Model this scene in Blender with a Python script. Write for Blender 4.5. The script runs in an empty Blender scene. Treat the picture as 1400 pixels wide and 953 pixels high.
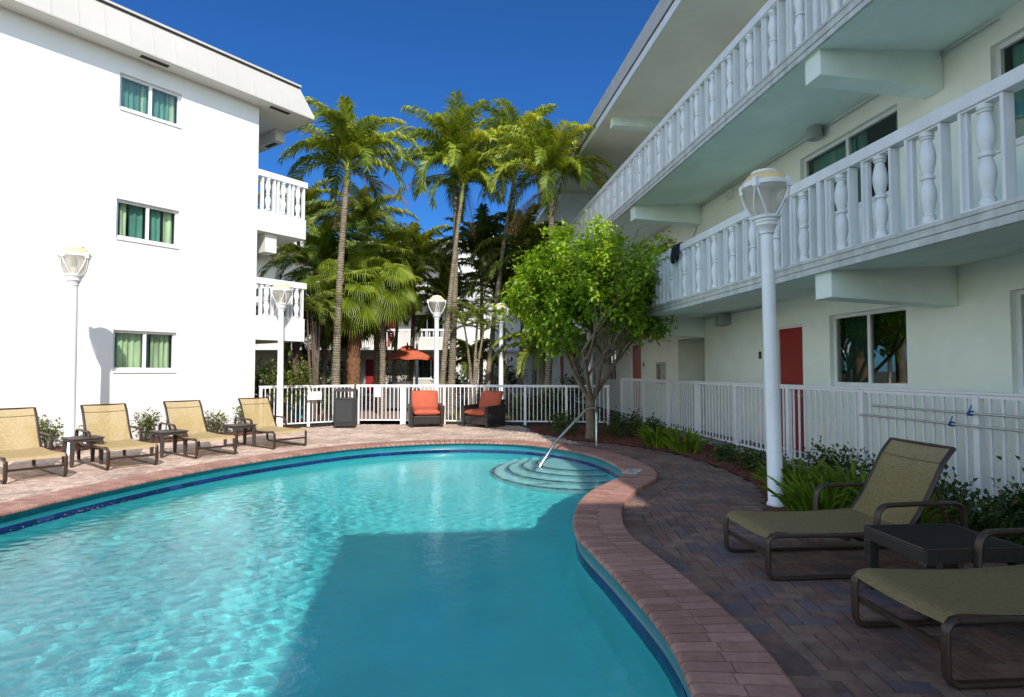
import bpy, bmesh, math, random
from mathutils import Vector, Matrix
R = math.radians
scene = bpy.context.scene
COL = scene.collection
rng = random.Random(7)

# ------------------------------------------------------------------ mesh helper
class MB:
    def __init__(s):
        s.v = []; s.f = []; s.sm = []; s.r = []
        s.rv = 0.5; s.smooth = False
    def add(s, vs, fs, smooth=None, r=None):
        o = len(s.v); s.v.extend([tuple(x) for x in vs])
        sm = s.smooth if smooth is None else smooth
        rv = s.rv if r is None else r
        for f in fs:
            s.f.append(tuple(i + o for i in f)); s.sm.append(sm); s.r.append(rv)
    def box(s, lo, hi, r=None):
        x0, y0, z0 = lo; x1, y1, z1 = hi
        s.add([(x0,y0,z0),(x1,y0,z0),(x1,y1,z0),(x0,y1,z0),(x0,y0,z1),(x1,y0,z1),(x1,y1,z1),(x0,y1,z1)],
              [(0,3,2,1),(4,5,6,7),(0,1,5,4),(1,2,6,5),(2,3,7,6),(3,0,4,7)], False, r)
    def hexa(s, b, t, r=None, smooth=False):
        s.add(list(b) + list(t), [(0,3,2,1),(4,5,6,7),(0,1,5,4),(1,2,6,5),(2,3,7,6),(3,0,4,7)], smooth, r)
    def bar(s, p, q, w, h, up=(0,0,1), r=None):
        p = Vector(p); q = Vector(q); d = (q - p).normalized(); u = Vector(up)
        x = d.cross(u)
        if x.length < 1e-4: x = d.cross(Vector((1,0,0)))
        x.normalize(); y = x.cross(d).normalized()
        a = x*(w/2); b = y*(h/2)
        s.hexa([p-a-b, p+a-b, p+a+b, p-a+b], [q-a-b, q+a-b, q+a+b, q-a+b], r)
    def tube(s, pts, rad, n=8, closed=False, cap=True, flat=1.0, up=None, r=None):
        pts = [Vector(p) for p in pts]; m = len(pts)
        rads = rad if isinstance(rad, (list, tuple)) else [rad]*m
        T = []
        for i in range(m):
            if closed: d = pts[(i+1) % m] - pts[i-1]
            elif i == 0: d = pts[1]-pts[0]
            elif i == m-1: d = pts[-1]-pts[-2]
            else: d = pts[i+1]-pts[i-1]
            T.append(d.normalized())
        if up is not None: nx = Vector(up)
        else:
            nx = Vector((0,0,1)) if abs(T[0].z) < .9 else Vector((1,0,0))
        vs = []
        for i in range(m):
            nx = nx - T[i]*nx.dot(T[i])
            if nx.length < 1e-5: nx = T[i].orthogonal()
            nx.normalize(); ny = T[i].cross(nx)
            for k in range(n):
                a = 2*math.pi*k/n
                vs.append(pts[i] + nx*(math.cos(a)*rads[i]) + ny*(math.sin(a)*rads[i]*flat))
        fs = []
        for i in range(m if closed else m-1):
            j = (i+1) % m
            for k in range(n):
                l = (k+1) % n
                fs.append((i*n+k, i*n+l, j*n+l, j*n+k))
        if cap and not closed:
            fs.append(tuple(reversed(range(n)))); fs.append(tuple((m-1)*n+k for k in range(n)))
        s.add(vs, fs, True, r)
    def lathe(s, prof, n=20, c=(0,0,0), cap=True, r=None):
        vs = []
        for (rr, z) in prof:
            for k in range(n):
                a = 2*math.pi*k/n
                vs.append((c[0]+rr*math.cos(a), c[1]+rr*math.sin(a), c[2]+z))
        fs = []
        for i in range(len(prof)-1):
            for k in range(n):
                l = (k+1) % n
                fs.append((i*n+k, i*n+l, (i+1)*n+l, (i+1)*n+k))
        if cap:
            fs.append(tuple(reversed(range(n)))); fs.append(tuple((len(prof)-1)*n+k for k in range(n)))
        s.add(vs, fs, True, r)
    def poly(s, pts, r=None):
        s.add(pts, [tuple(range(len(pts)))], False, r)
    def build(s, name, mat, parent=None, angle=40, bevel=0, attr=False, loc=None):
        me = bpy.data.meshes.new(name)
        me.from_pydata(s.v, [], s.f)
        me.polygons.foreach_set('use_smooth', s.sm)
        if attr:
            at = me.attributes.new('rnd', 'FLOAT', 'FACE')
            at.data.foreach_set('value', s.r)
        me.update()
        if any(s.sm):
            try: me.set_sharp_from_angle(angle=R(angle))
            except Exception: pass
        me.materials.append(mat)
        o = bpy.data.objects.new(name, me); COL.objects.link(o)
        if parent is not None: o.parent = parent
        if loc is not None: o.location = loc
        if bevel:
            m = o.modifiers.new('edge', 'BEVEL'); m.width = bevel; m.segments = 2; m.limit_method = 'ANGLE'; m.angle_limit = R(50)
        return o

def tag(o, label=None, cat=None, group=None, kind=None):
    if label: o['label'] = label
    if cat: o['category'] = cat
    if group: o['group'] = group
    if kind: o['kind'] = kind
    return o
def thing(name, label, cat, loc=(0,0,0), rz=0, group=None):
    o = bpy.data.objects.new(name, None); COL.objects.link(o)
    o.location = loc; o.rotation_euler = (0,0,rz); o.empty_display_size = .2
    return tag(o, label, cat, group)
def children(o): return [c for c in list(o.children)]
def dup(o, label=None, parent=None, loc=None, rz=None):
    c = o.copy(); COL.objects.link(c); c.parent = parent
    if label: c['label'] = label
    if loc is not None: c.location = loc
    if rz is not None: c.rotation_euler = (0,0,rz)
    for ch in children(o): dup(ch, None, c)
    return c

# ------------------------------------------------------------------ materials
def new_mat(name):
    m = bpy.data.materials.new(name); m.use_nodes = True
    nt = m.node_tree; b = nt.nodes['Principled BSDF']
    return m, nt, b
def N(nt, t, **kw):
    n = nt.nodes.new(t)
    for k, v in kw.items():
        if k in n.inputs.keys(): n.inputs[k].default_value = v
        else: setattr(n, k, v)
    return n
def ramp(nt, stops):
    n = nt.nodes.new('ShaderNodeValToRGB'); e = n.color_ramp.elements
    while len(e) < len(stops): e.new(.5)
    for i, (p, c) in enumerate(stops):
        e[i].position = p; e[i].color = (c[0], c[1], c[2], 1)
    return n
def mul(c, k): return (c[0]*k, c[1]*k, c[2]*k)
def plain(name, c, rough=.6, var=.12, scale=3., bump=.0, bscale=60., metal=0., spec=.5, fine=0., streak=0.):
    m, nt, b = new_mat(name)
    b.inputs['Roughness'].default_value = rough; b.inputs['Metallic'].default_value = metal
    b.inputs['Specular IOR Level'].default_value = spec
    tc = N(nt, 'ShaderNodeTexCoord')
    nz = N(nt, 'ShaderNodeTexNoise', Scale=scale, Detail=6., Roughness=.6)
    nt.links.new(tc.outputs['Object'], nz.inputs['Vector'])
    cr = ramp(nt, [(.3, mul(c, 1-var)), (.7, mul(c, 1+var*.5))])
    nt.links.new(nz.outputs['Fac'], cr.inputs['Fac'])
    last = cr.outputs['Color']
    if streak:
        mp = N(nt, 'ShaderNodeMapping'); mp.inputs['Scale'].default_value = (6, 6, .35)
        nt.links.new(tc.outputs['Object'], mp.inputs['Vector'])
        n3 = N(nt, 'ShaderNodeTexNoise', Scale=1., Detail=5., Roughness=.65)
        nt.links.new(mp.outputs['Vector'], n3.inputs['Vector'])
        c3 = ramp(nt, [(.35, (1-streak,)*3), (.6, (1,1,1))])
        nt.links.new(n3.outputs['Fac'], c3.inputs['Fac'])
        mx = N(nt, 'ShaderNodeMix', data_type='RGBA', blend_type='MULTIPLY'); mx.inputs['Factor'].default_value = 1
        nt.links.new(last, mx.inputs[6]); nt.links.new(c3.outputs['Color'], mx.inputs[7]); last = mx.outputs[2]
    nt.links.new(last, b.inputs['Base Color'])
    if bump:
        n2 = N(nt, 'ShaderNodeTexNoise', Scale=bscale, Detail=4., Roughness=.6)
        nt.links.new(tc.outputs['Object'], n2.inputs['Vector'])
        bp = N(nt, 'ShaderNodeBump', Strength=bump, Distance=.01)
        nt.links.new(n2.outputs['Fac'], bp.inputs['Height']); nt.links.new(bp.outputs['Normal'], b.inputs['Normal'])
    return m
def attr_mat(name, stops, rough=.8, bump=.3, bscale=80., transl=0., spec=.3, noise=.15, nscale=25., stain=0.):
    m, nt, b = new_mat(name)
    b.inputs['Roughness'].default_value = rough; b.inputs['Specular IOR Level'].default_value = spec
    at = N(nt, 'ShaderNodeAttribute', attribute_name='rnd')
    cr = ramp(nt, stops); nt.links.new(at.outputs['Fac'], cr.inputs['Fac'])
    tc = N(nt, 'ShaderNodeTexCoord')
    nz = N(nt, 'ShaderNodeTexNoise', Scale=nscale, Detail=4., Roughness=.65)
    nt.links.new(tc.outputs['Object'], nz.inputs['Vector'])
    c2 = ramp(nt, [(.3, (1-noise,)*3), (.7, (1+noise,)*3)]); nt.links.new(nz.outputs['Fac'], c2.inputs['Fac'])
    mx = N(nt, 'ShaderNodeMix', data_type='RGBA', blend_type='MULTIPLY'); mx.inputs['Factor'].default_value = 1
    nt.links.new(cr.outputs['Color'], mx.inputs[6]); nt.links.new(c2.outputs['Color'], mx.inputs[7])
    if stain:
        n4 = N(nt, 'ShaderNodeTexNoise', Scale=1.3, Detail=8., Roughness=.7); nt.links.new(tc.outputs['Object'], n4.inputs['Vector'])
        c4 = ramp(nt, [(.36, (1-stain,)*3), (.62, (1+stain*.35,)*3)]); nt.links.new(n4.outputs['Fac'], c4.inputs['Fac'])
        m4 = N(nt, 'ShaderNodeMix', data_type='RGBA', blend_type='MULTIPLY'); m4.inputs['Factor'].default_value = 1
        nt.links.new(mx.outputs[2], m4.inputs[6]); nt.links.new(c4.outputs['Color'], m4.inputs[7]); mx = m4
    nt.links.new(mx.outputs[2], b.inputs['Base Color'])
    if bump:
        n2 = N(nt, 'ShaderNodeTexNoise', Scale=bscale, Detail=4., Roughness=.6)
        nt.links.new(tc.outputs['Object'], n2.inputs['Vector'])
        bp = N(nt, 'ShaderNodeBump', Strength=bump, Distance=.006)
        nt.links.new(n2.outputs['Fac'], bp.inputs['Height']); nt.links.new(bp.outputs['Normal'], b.inputs['Normal'])
    if transl:
        tr = N(nt, 'ShaderNodeBsdfTranslucent'); mp = N(nt, 'ShaderNodeMix', data_type='RGBA', blend_type='MULTIPLY')
        mp.inputs['Factor'].default_value = 1; mp.inputs[7].default_value = (1.5, 1.35, .5, 1)
        nt.links.new(mx.outputs[2], mp.inputs[6]); nt.links.new(mp.outputs[2], tr.inputs['Color'])
        ms = N(nt, 'ShaderNodeMixShader'); ms.inputs[0].default_value = transl
        nt.links.new(b.outputs[0], ms.inputs[1]); nt.links.new(tr.outputs[0], ms.inputs[2])
        nt.links.new(ms.outputs[0], nt.nodes['Material Output'].inputs['Surface'])
    return m

M = {}
M['stucco_white'] = plain('white stucco', (.80,.785,.76), .85, .05, .6, .35, 45)
M['stucco_cream'] = plain('pale cream stucco', (.87,.92,.83), .85, .08, 1.4, .22, 90)
M['soffit'] = plain('pale soffit paint', (.81,.92,.85), .8, .1, 1.5, .12, 70)
M['soffit_white'] = plain('white soffit', (.74,.72,.67), .8, .06, 1.5, .12, 70)
M['trim'] = plain('white gloss trim paint', (.82,.83,.84), .45, .06, 4, .08, 50, streak=.07)
M['ledge'] = plain('weathered ledge paint', (.62,.64,.62), .7, .2, 5, .25, 40, streak=.2)
M['fence'] = plain('white fence paint', (.82,.80,.80), .4, .05, 6, .04, 80)
M['lamp_white'] = plain('white enamel', (.82,.83,.84), .3, .05, 6, .03, 60)
M['metal_roof'] = plain('pale metal roof panel', (.52,.49,.445), .5, .06, 1.2, .03, 30)
M['metal_seam'] = plain('roof seam metal', (.5,.48,.45), .5, .06, 1.2)  # one seam colour with slight random variation
M['dark_gap'] = plain('dark gap', (.03,.03,.03), .8, .1)
M['red_door'] = plain('red door paint', (.30,.022,.022), .45, .12, 3, .05, 40)
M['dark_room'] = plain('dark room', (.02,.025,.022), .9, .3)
M['frame_bronze'] = plain('dark bronze tube', (.048,.027,.019), .4, .2, 20, .05, 60)
M['rail_steel'] = plain('brushed steel', (.72,.72,.72), .22, .08, 20, metal=1)
M['alu'] = plain('aluminium tube', (.66,.66,.64), .35, .08, 20, metal=.9)
M['plastic_brown'] = plain('brown resin', (.062,.048,.042), .55, .15, 10, .05, 60)
M['cushion'] = plain('orange cushion cloth', (.46,.10,.05), .9, .14, 6, .25, 120)
M['parasol'] = plain('rust parasol cloth', (.62,.15,.07), .85, .14, 5, .15, 100)
M['bin_dark'] = plain('black bin enamel', (.02,.02,.021), .45, .2, 8)
M['bin_panel'] = plain('grey bin panel', (.03,.03,.031), .6, .15, 8, .1, 90)
M['grey_metal'] = plain('grey light housing', (.42,.45,.43), .5, .1, 8)
M['concrete'] = plain('grey concrete kerb', (.30,.29,.27), .9, .2, 6, .4, 60, streak=.15)
M['dark_floor'] = plain('dark walkway floor', (.11,.075,.07), .85, .25, 5, .3, 60)
M['sign_white'] = plain('white sign board', (.82,.82,.80), .5, .04, 5)
M['plaque'] = plain('dark plaque', (.05,.04,.035), .5, .1)
M['black_cloth'] = plain('black cloth', (.012,.012,.02), .9, .3, 10, .4, 90)
M['blue_tie'] = plain('blue rope', (.02,.10,.40), .7, .2)
M['dome'] = plain('cream lamp dome', (.80,.62,.30), .35, .06, 5)
M['bulb'] = plain('lamp bulb', (.85,.84,.80), .3, .03)
M['teal_bin'] = plain('teal plastic', (.03,.30,.33), .5, .15)
M['grill'] = plain('dark grill steel', (.08,.08,.085), .4, .15)
M['steel_plain'] = plain('steel lid', (.55,.55,.56), .3, .1, metal=.9)
M['stone'] = plain('pale stone', (.55,.49,.40), .85, .2, 4, .3, 40)
M['timber'] = plain('grey timber', (.20,.15,.12), .75, .2, 8, .2, 50)
M['pot'] = plain('terracotta pot', (.33,.14,.08), .8, .2, 6, .2, 50)
M['bark_grey'] = plain('grey palm bark', (.27,.225,.175), .9, .3, 9, .8, 30)
def ring_bark():
    m, nt, b = new_mat('ringed palm bark'); b.inputs['Roughness'].default_value = .9
    tc = N(nt, 'ShaderNodeTexCoord'); wv_ = N(nt, 'ShaderNodeTexWave', Scale=4.2, Distortion=5., Detail=4.); wv_.bands_direction = 'Z'
    wv_.inputs['Detail Scale'].default_value = 2.; nt.links.new(tc.outputs['Object'], wv_.inputs['Vector'])
    nz = N(nt, 'ShaderNodeTexNoise', Scale=5., Detail=6., Roughness=.7); nt.links.new(tc.outputs['Object'], nz.inputs['Vector'])
    c1 = ramp(nt, [(0,(.17,.14,.105)), (.25,(.25,.21,.155)), (1,(.31,.26,.195))]); nt.links.new(wv_.outputs['Fac'], c1.inputs['Fac'])
    c2 = ramp(nt, [(.35,(.55,.52,.5)), (.65,(1.1,1.08,1.0))]); nt.links.new(nz.outputs['Fac'], c2.inputs['Fac'])
    mx = N(nt, 'ShaderNodeMix', data_type='RGBA', blend_type='MULTIPLY'); mx.inputs['Factor'].default_value = 1
    nt.links.new(c1.outputs['Color'], mx.inputs[6]); nt.links.new(c2.outputs['Color'], mx.inputs[7]); nt.links.new(mx.outputs[2], b.inputs['Base Color'])
    bp = N(nt, 'ShaderNodeBump', Strength=.7, Distance=.02); nt.links.new(wv_.outputs['Fac'], bp.inputs['Height']); nt.links.new(bp.outputs['Normal'], b.inputs['Normal']); return m
M['bark_grey'] = ring_bark()
M['dead_frond'] = plain('dry brown frond', (.30,.19,.09), .85, .3, 6)
M['bark_tree'] = plain('tree bark', (.17,.125,.09), .9, .35, 12, .8, 40)
M['bark_fibre'] = plain('fibrous palm bark', (.22,.105,.05), .95, .4, 14, .9, 35)
M['crownshaft'] = plain('green crownshaft', (.20,.24,.06), .5, .25, 5, .1, 30)
M['stem'] = plain('plant stem', (.10,.085,.04), .8, .2)
M['marker'] = plain('marker tile', (.62,.62,.56), .4, .08, 12)
M['marker_ink'] = plain('marker ink', (.03,.03,.03), .5, .1)

GREEN_PALM = [(0,(.035,.07,.010)), (.4,(.14,.205,.018)), (.75,(.31,.36,.03)), (1,(.52,.49,.06))]
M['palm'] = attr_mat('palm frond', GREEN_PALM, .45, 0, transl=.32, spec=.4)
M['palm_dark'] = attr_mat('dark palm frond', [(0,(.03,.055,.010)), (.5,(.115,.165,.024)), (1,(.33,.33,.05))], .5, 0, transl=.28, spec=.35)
M['fan'] = attr_mat('fan palm leaf', [(0,(.045,.08,.010)), (.5,(.19,.27,.022)), (1,(.48,.48,.06))], .45, 0, transl=.34, spec=.4)
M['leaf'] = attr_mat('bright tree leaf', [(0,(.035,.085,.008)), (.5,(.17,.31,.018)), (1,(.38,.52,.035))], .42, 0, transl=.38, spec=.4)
M['shrub'] = attr_mat('shrub leaf', [(0,(.018,.042,.010)), (.55,(.055,.10,.016)), (.9,(.13,.18,.03)), (1,(.24,.10,.05))], .45, 0, transl=.28, spec=.4)
M['shrub_pale'] = attr_mat('pale shrub leaf', [(0,(.05,.075,.014)), (.55,(.13,.16,.03)), (1,(.26,.26,.06))], .5, 0, transl=.3, spec=.35)
M['fern'] = attr_mat('fern frond', [(0,(.045,.095,.008)), (.6,(.12,.21,.014)), (1,(.24,.33,.03))], .5, 0, transl=.38, spec=.3)
M['grass'] = attr_mat('grass blade', [(0,(.03,.06,.01)), (1,(.12,.18,.03))], .6, 0, transl=.3)
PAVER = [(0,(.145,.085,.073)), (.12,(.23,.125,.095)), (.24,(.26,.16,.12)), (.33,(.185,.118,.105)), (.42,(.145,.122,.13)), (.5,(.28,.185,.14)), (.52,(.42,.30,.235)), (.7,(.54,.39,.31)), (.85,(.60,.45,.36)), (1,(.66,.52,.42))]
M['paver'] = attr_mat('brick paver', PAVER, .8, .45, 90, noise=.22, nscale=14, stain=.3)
M['coping'] = attr_mat('bullnose coping brick', [(0,(.33,.165,.125)), (.5,(.38,.20,.155)), (1,(.44,.245,.19))], .75, .5, 110, noise=.16, nscale=22, stain=.22)
M['joint'] = plain('dark joint sand', (.04,.030,.027), .95, .3, 30, .3, 100)

def mulch_mat():
    m, nt, b = new_mat('red bark mulch'); b.inputs['Roughness'].default_value = .95
    tc = N(nt, 'ShaderNodeTexCoord')
    vo = N(nt, 'ShaderNodeTexVoronoi', Scale=38.); mp = N(nt, 'ShaderNodeMapping'); mp.inputs['Scale'].default_value = (1, 1.9, 1)
    nt.links.new(tc.outputs['Object'], mp.inputs['Vector']); nt.links.new(mp.outputs[0], vo.inputs['Vector'])
    cr = ramp(nt, [(0,(.045,.014,.008)), (.5,(.16,.04,.018)), (1,(.27,.085,.04))])
    sx = N(nt, 'ShaderNodeSeparateColor'); nt.links.new(vo.outputs['Color'], sx.inputs[0])
    nt.links.new(sx.outputs[0], cr.inputs['Fac']); nt.links.new(cr.outputs['Color'], b.inputs['Base Color'])
    bp = N(nt, 'ShaderNodeBump', Strength=.9, Distance=.03); nt.links.new(sx.outputs[1], bp.inputs['Height']); nt.links.new(bp.outputs['Normal'], b.inputs['Normal'])
    return m
M['mulch'] = mulch_mat()
def ground_mat():
    m, nt, b = new_mat('soil and turf'); b.inputs['Roughness'].default_value = .95
    tc = N(nt, 'ShaderNodeTexCoord'); nz = N(nt, 'ShaderNodeTexNoise', Scale=.8, Detail=8.)
    nt.links.new(tc.outputs['Object'], nz.inputs['Vector'])
    cr = ramp(nt, [(.35,(.05,.075,.02)), (.6,(.09,.07,.04))]); nt.links.new(nz.outputs['Fac'], cr.inputs['Fac'])
    nt.links.new(cr.outputs['Color'], b.inputs['Base Color']); return m
M['ground'] = ground_mat()

def glass_mat(name, tint=(.75,.85,.82), gloss=.22):
    m = bpy.data.materials.new(name); m.use_nodes = True; nt = m.node_tree; nt.nodes.clear()
    out = N(nt, 'ShaderNodeOutputMaterial'); tr = N(nt, 'ShaderNodeBsdfTransparent'); tr.inputs[0].default_value = (*tint, 1)
    gl = N(nt, 'ShaderNodeBsdfGlossy'); gl.inputs['Roughness'].default_value = .015; gl.inputs['Color'].default_value = (.9,.95,.93,1)
    fr = N(nt, 'ShaderNodeLayerWeight', Blend=.5); pw = N(nt, 'ShaderNodeMath', operation='POWER'); pw.inputs[1].default_value = 4.; nt.links.new(fr.outputs['Facing'], pw.inputs[0])
    mm = N(nt, 'ShaderNodeMath', operation='MULTIPLY_ADD'); mm.inputs[1].default_value = .85; mm.inputs[2].default_value = .04+gloss*.35; mm.use_clamp = True
    nt.links.new(pw.outputs[0], mm.inputs[0])
    mx = N(nt, 'ShaderNodeMixShader'); nt.links.new(mm.outputs[0], mx.inputs[0])
    nt.links.new(tr.outputs[0], mx.inputs[1]); nt.links.new(gl.outputs[0], mx.inputs[2]); nt.links.new(mx.outputs[0], out.inputs[0])
    return m
M['glass'] = glass_mat('window glass', (.88,.95,.92), .1)
M['glass_dark'] = glass_mat('dark window glass', (.35,.42,.40), .5)
def frosted():
    m, nt, b = new_mat('frosted lamp glass')
    b.inputs['Base Color'].default_value = (.78,.74,.66,1); b.inputs['Roughness'].default_value = .35
    tr = N(nt, 'ShaderNodeBsdfTransparent'); tr.inputs[0].default_value = (.9,.88,.84,1)
    tl = N(nt, 'ShaderNodeBsdfTranslucent'); tl.inputs[0].default_value = (.8,.77,.7,1)
    m1 = N(nt, 'ShaderNodeMixShader'); m1.inputs[0].default_value = .5; nt.links.new(b.outputs[0], m1.inputs[1]); nt.links.new(tl.outputs[0], m1.inputs[2])
    m2 = N(nt, 'ShaderNodeMixShader'); m2.inputs[0].default_value = .55; nt.links.new(m1.outputs[0], m2.inputs[1]); nt.links.new(tr.outputs[0], m2.inputs[2])
    nt.links.new(m2.outputs[0], nt.nodes['Material Output'].inputs[0]); return m
M['frosted'] = frosted()
def curtain_mat(name, c, tl=.3):
    m, nt, b = new_mat(name); b.inputs['Roughness'].default_value = .9
    tc = N(nt, 'ShaderNodeTexCoord'); nz = N(nt, 'ShaderNodeTexNoise', Scale=7., Detail=3.)
    mp = N(nt, 'ShaderNodeMapping'); mp.inputs['Scale'].default_value = (1.6, 1.6, .15)
    nt.links.new(tc.outputs['Object'], mp.inputs['Vector']); nt.links.new(mp.outputs[0], nz.inputs['Vector'])
    cr = ramp(nt, [(.3, mul(c,.6)), (.7, mul(c,1.3))]); nt.links.new(nz.outputs['Fac'], cr.inputs['Fac'])
    nt.links.new(cr.outputs['Color'], b.inputs['Base Color']); return m
M['curtain_green'] = curtain_mat('green curtain', (.09,.25,.20))
M['curtain_sheer'] = curtain_mat('sheer curtain', (.42,.52,.32))
def sling_mat(name, c1, c2):
    m, nt, b = new_mat(name); b.inputs['Roughness'].default_value = .8
    tc = N(nt, 'ShaderNodeTexCoord')
    mp = N(nt, 'ShaderNodeMapping'); mp.inputs['Scale'].default_value = (260, 26, 60); nt.links.new(tc.outputs['Object'], mp.inputs['Vector'])
    n1 = N(nt, 'ShaderNodeTexNoise', Scale=1., Detail=2.); nt.links.new(mp.outputs[0], n1.inputs['Vector'])
    mp2 = N(nt, 'ShaderNodeMapping'); mp2.inputs['Scale'].default_value = (26, 260, 260); nt.links.new(tc.outputs['Object'], mp2.inputs['Vector'])
    n2 = N(nt, 'ShaderNodeTexNoise', Scale=1., Detail=2.); nt.links.new(mp2.outputs[0], n2.inputs['Vector'])
    ad = N(nt, 'ShaderNodeMath', operation='ADD'); nt.links.new(n1.outputs['Fac'], ad.inputs[0]); nt.links.new(n2.outputs['Fac'], ad.inputs[1])
    hf = N(nt, 'ShaderNodeMath', operation='MULTIPLY'); hf.inputs[1].default_value = .5; nt.links.new(ad.outputs[0], hf.inputs[0])
    cr = ramp(nt, [(.36, c1), (.64, c2)]); nt.links.new(hf.outputs[0], cr.inputs['Fac'])
    nt.links.new(cr.outputs['Color'], b.inputs['Base Color'])
    bp = N(nt, 'ShaderNodeBump', Strength=.25, Distance=.002); nt.links.new(hf.outputs[0], bp.inputs['Height']); nt.links.new(bp.outputs['Normal'], b.inputs['Normal'])
    tl = N(nt, 'ShaderNodeBsdfTranslucent'); nt.links.new(cr.outputs['Color'], tl.inputs['Color'])
    ms = N(nt, 'ShaderNodeMixShader'); ms.inputs[0].default_value = .25
    nt.links.new(b.outputs[0], ms.inputs[1]); nt.links.new(tl.outputs[0], ms.inputs[2])
    tp = N(nt, 'ShaderNodeBsdfTransparent'); m3 = N(nt, 'ShaderNodeMixShader'); m3.inputs[0].default_value = .10
    nt.links.new(ms.outputs[0], m3.inputs[1]); nt.links.new(tp.outputs[0], m3.inputs[2])
    nt.links.new(m3.outputs[0], nt.nodes['Material Output'].inputs['Surface'])
    return m
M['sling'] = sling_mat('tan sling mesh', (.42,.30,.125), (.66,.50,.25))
M['sling_shaded'] = sling_mat('shade-toned sling mesh', (.22,.155,.06), (.38,.285,.125))  # same tan cloth, its colour darkened to imitate shade
def wicker_mat():
    m, nt, b = new_mat('dark wicker'); b.inputs['Roughness'].default_value = .5
    tc = N(nt, 'ShaderNodeTexCoord')
    bk = N(nt, 'ShaderNodeTexBrick', Scale=26.); bk.offset = .5
    bk.inputs['Color1'].default_value = (.075,.058,.048,1); bk.inputs['Color2'].default_value = (.045,.036,.032,1); bk.inputs['Mortar'].default_value = (.008,.007,.006,1)
    bk.inputs['Mortar Size'].default_value = .06; bk.inputs['Brick Width'].default_value = .6; bk.inputs['Row Height'].default_value = .3
    mp = N(nt, 'ShaderNodeMapping'); mp.inputs['Rotation'].default_value = (R(90), 0, R(45))
    nt.links.new(tc.outputs['Object'], mp.inputs['Vector']); nt.links.new(mp.outputs[0], bk.inputs['Vector'])
    nt.links.new(bk.outputs['Color'], b.inputs['Base Color'])
    bp = N(nt, 'ShaderNodeBump', Strength=.8, Distance=.006); bp.invert = True
    nt.links.new(bk.outputs['Fac'], bp.inputs['Height']); nt.links.new(bp.outputs['Normal'], b.inputs['Normal']); return m
M['wicker'] = wicker_mat()
def plaster_mat(name, c, var=.12):
    m, nt, b = new_mat(name); b.inputs['Roughness'].default_value = .9; b.inputs['Specular IOR Level'].default_value = .1
    tc = N(nt, 'ShaderNodeTexCoord'); nz = N(nt, 'ShaderNodeTexNoise', Scale=1.1, Detail=7., Roughness=.65)
    nt.links.new(tc.outputs['Object'], nz.inputs['Vector'])
    cr = ramp(nt, [(.3, mul(c,1-var)), (.7, mul(c,1+var*.5))]); nt.links.new(nz.outputs['Fac'], cr.inputs['Fac'])
    nt.links.new(cr.outputs['Color'], b.inputs['Base Color']); return m
M['pool_plaster'] = plaster_mat('turquoise pool plaster', (.19,.83,.83))
M['pool_step'] = plaster_mat('pale pool plaster', (.58,.84,.82))
M['teal_wall'] = plain('teal painted cove', (.010,.19,.23), .3, .15, 4, .05, 30)
def tile_mat():
    m, nt, b = new_mat('dark blue waterline tile'); b.inputs['Roughness'].default_value = .12
    at = N(nt, 'ShaderNodeAttribute', attribute_name='rnd')
    cr = ramp(nt, [(0,(.006,.014,.085)), (.9,(.012,.03,.16)), (1,(.03,.06,.22))]); nt.links.new(at.outputs['Fac'], cr.inputs['Fac'])
    nt.links.new(cr.outputs['Color'], b.inputs['Base Color']); return m
M['blue_tile'] = tile_mat()
def water_mat():
    m = bpy.data.materials.new('pool water'); m.use_nodes = True; nt = m.node_tree; nt.nodes.clear()
    out = N(nt, 'ShaderNodeOutputMaterial'); g = N(nt, 'ShaderNodeBsdfGlass', IOR=1.33, Roughness=0.)
    g.inputs['Color'].default_value = (.82,.985,1,1)
    tc = N(nt, 'ShaderNodeTexCoord'); nz = N(nt, 'ShaderNodeTexNoise', Scale=24., Detail=3.); nt.links.new(tc.outputs['Object'], nz.inputs['Vector'])
    bp = N(nt, 'ShaderNodeBump', Strength=.3, Distance=.008); nt.links.new(nz.outputs['Fac'], bp.inputs['Height']); nt.links.new(bp.outputs['Normal'], g.inputs['Normal'])
    nt.links.new(g.outputs[0], out.inputs[0]); return m
M['water'] = water_mat()

# ------------------------------------------------------------------ camera, sun and sky
cam = bpy.data.cameras.new('camera'); co = bpy.data.objects.new('camera', cam); COL.objects.link(co)
cam.sensor_fit = 'HORIZONTAL'; cam.sensor_width = 36; cam.lens = 36*800/1400; cam.clip_end = 3000; cam.clip_start = .05
co.location = (0,0,1.5); co.rotation_euler = (R(90+2.183), 0, 0); scene.camera = co
EL, AZ = R(40), R(-18.2)          # the light travels toward azimuth AZ (from +Y)
ld = Vector((math.sin(AZ)*math.cos(EL), math.cos(AZ)*math.cos(EL), -math.sin(EL)))
sun = bpy.data.lights.new('sun', 'SUN'); sun.energy = 5.0; sun.angle = R(.53); sun.color = (1,.945,.86)
so = bpy.data.objects.new('sun', sun); COL.objects.link(so); so.rotation_euler = ld.to_track_quat('-Z','Y').to_euler(); so.location = (6,-20,20)
w = bpy.data.worlds.new('World'); scene.world = w; w.use_nodes = True
nt = w.node_tree; bg = nt.nodes['Background']
sky = nt.nodes.new('ShaderNodeTexSky'); sky.sky_type = 'NISHITA'; sky.sun_disc = False
sky.sun_elevation = EL; sky.sun_rotation = math.atan2(-ld.x, -ld.y)
sky.air_density = 1.0; sky.dust_density = .3; sky.ozone_density = 4.5; sky.altitude = 0
tint = nt.nodes.new('ShaderNodeMix'); tint.data_type = 'RGBA'; tint.blend_type = 'MULTIPLY'; tint.inputs['Factor'].default_value = 1
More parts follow.
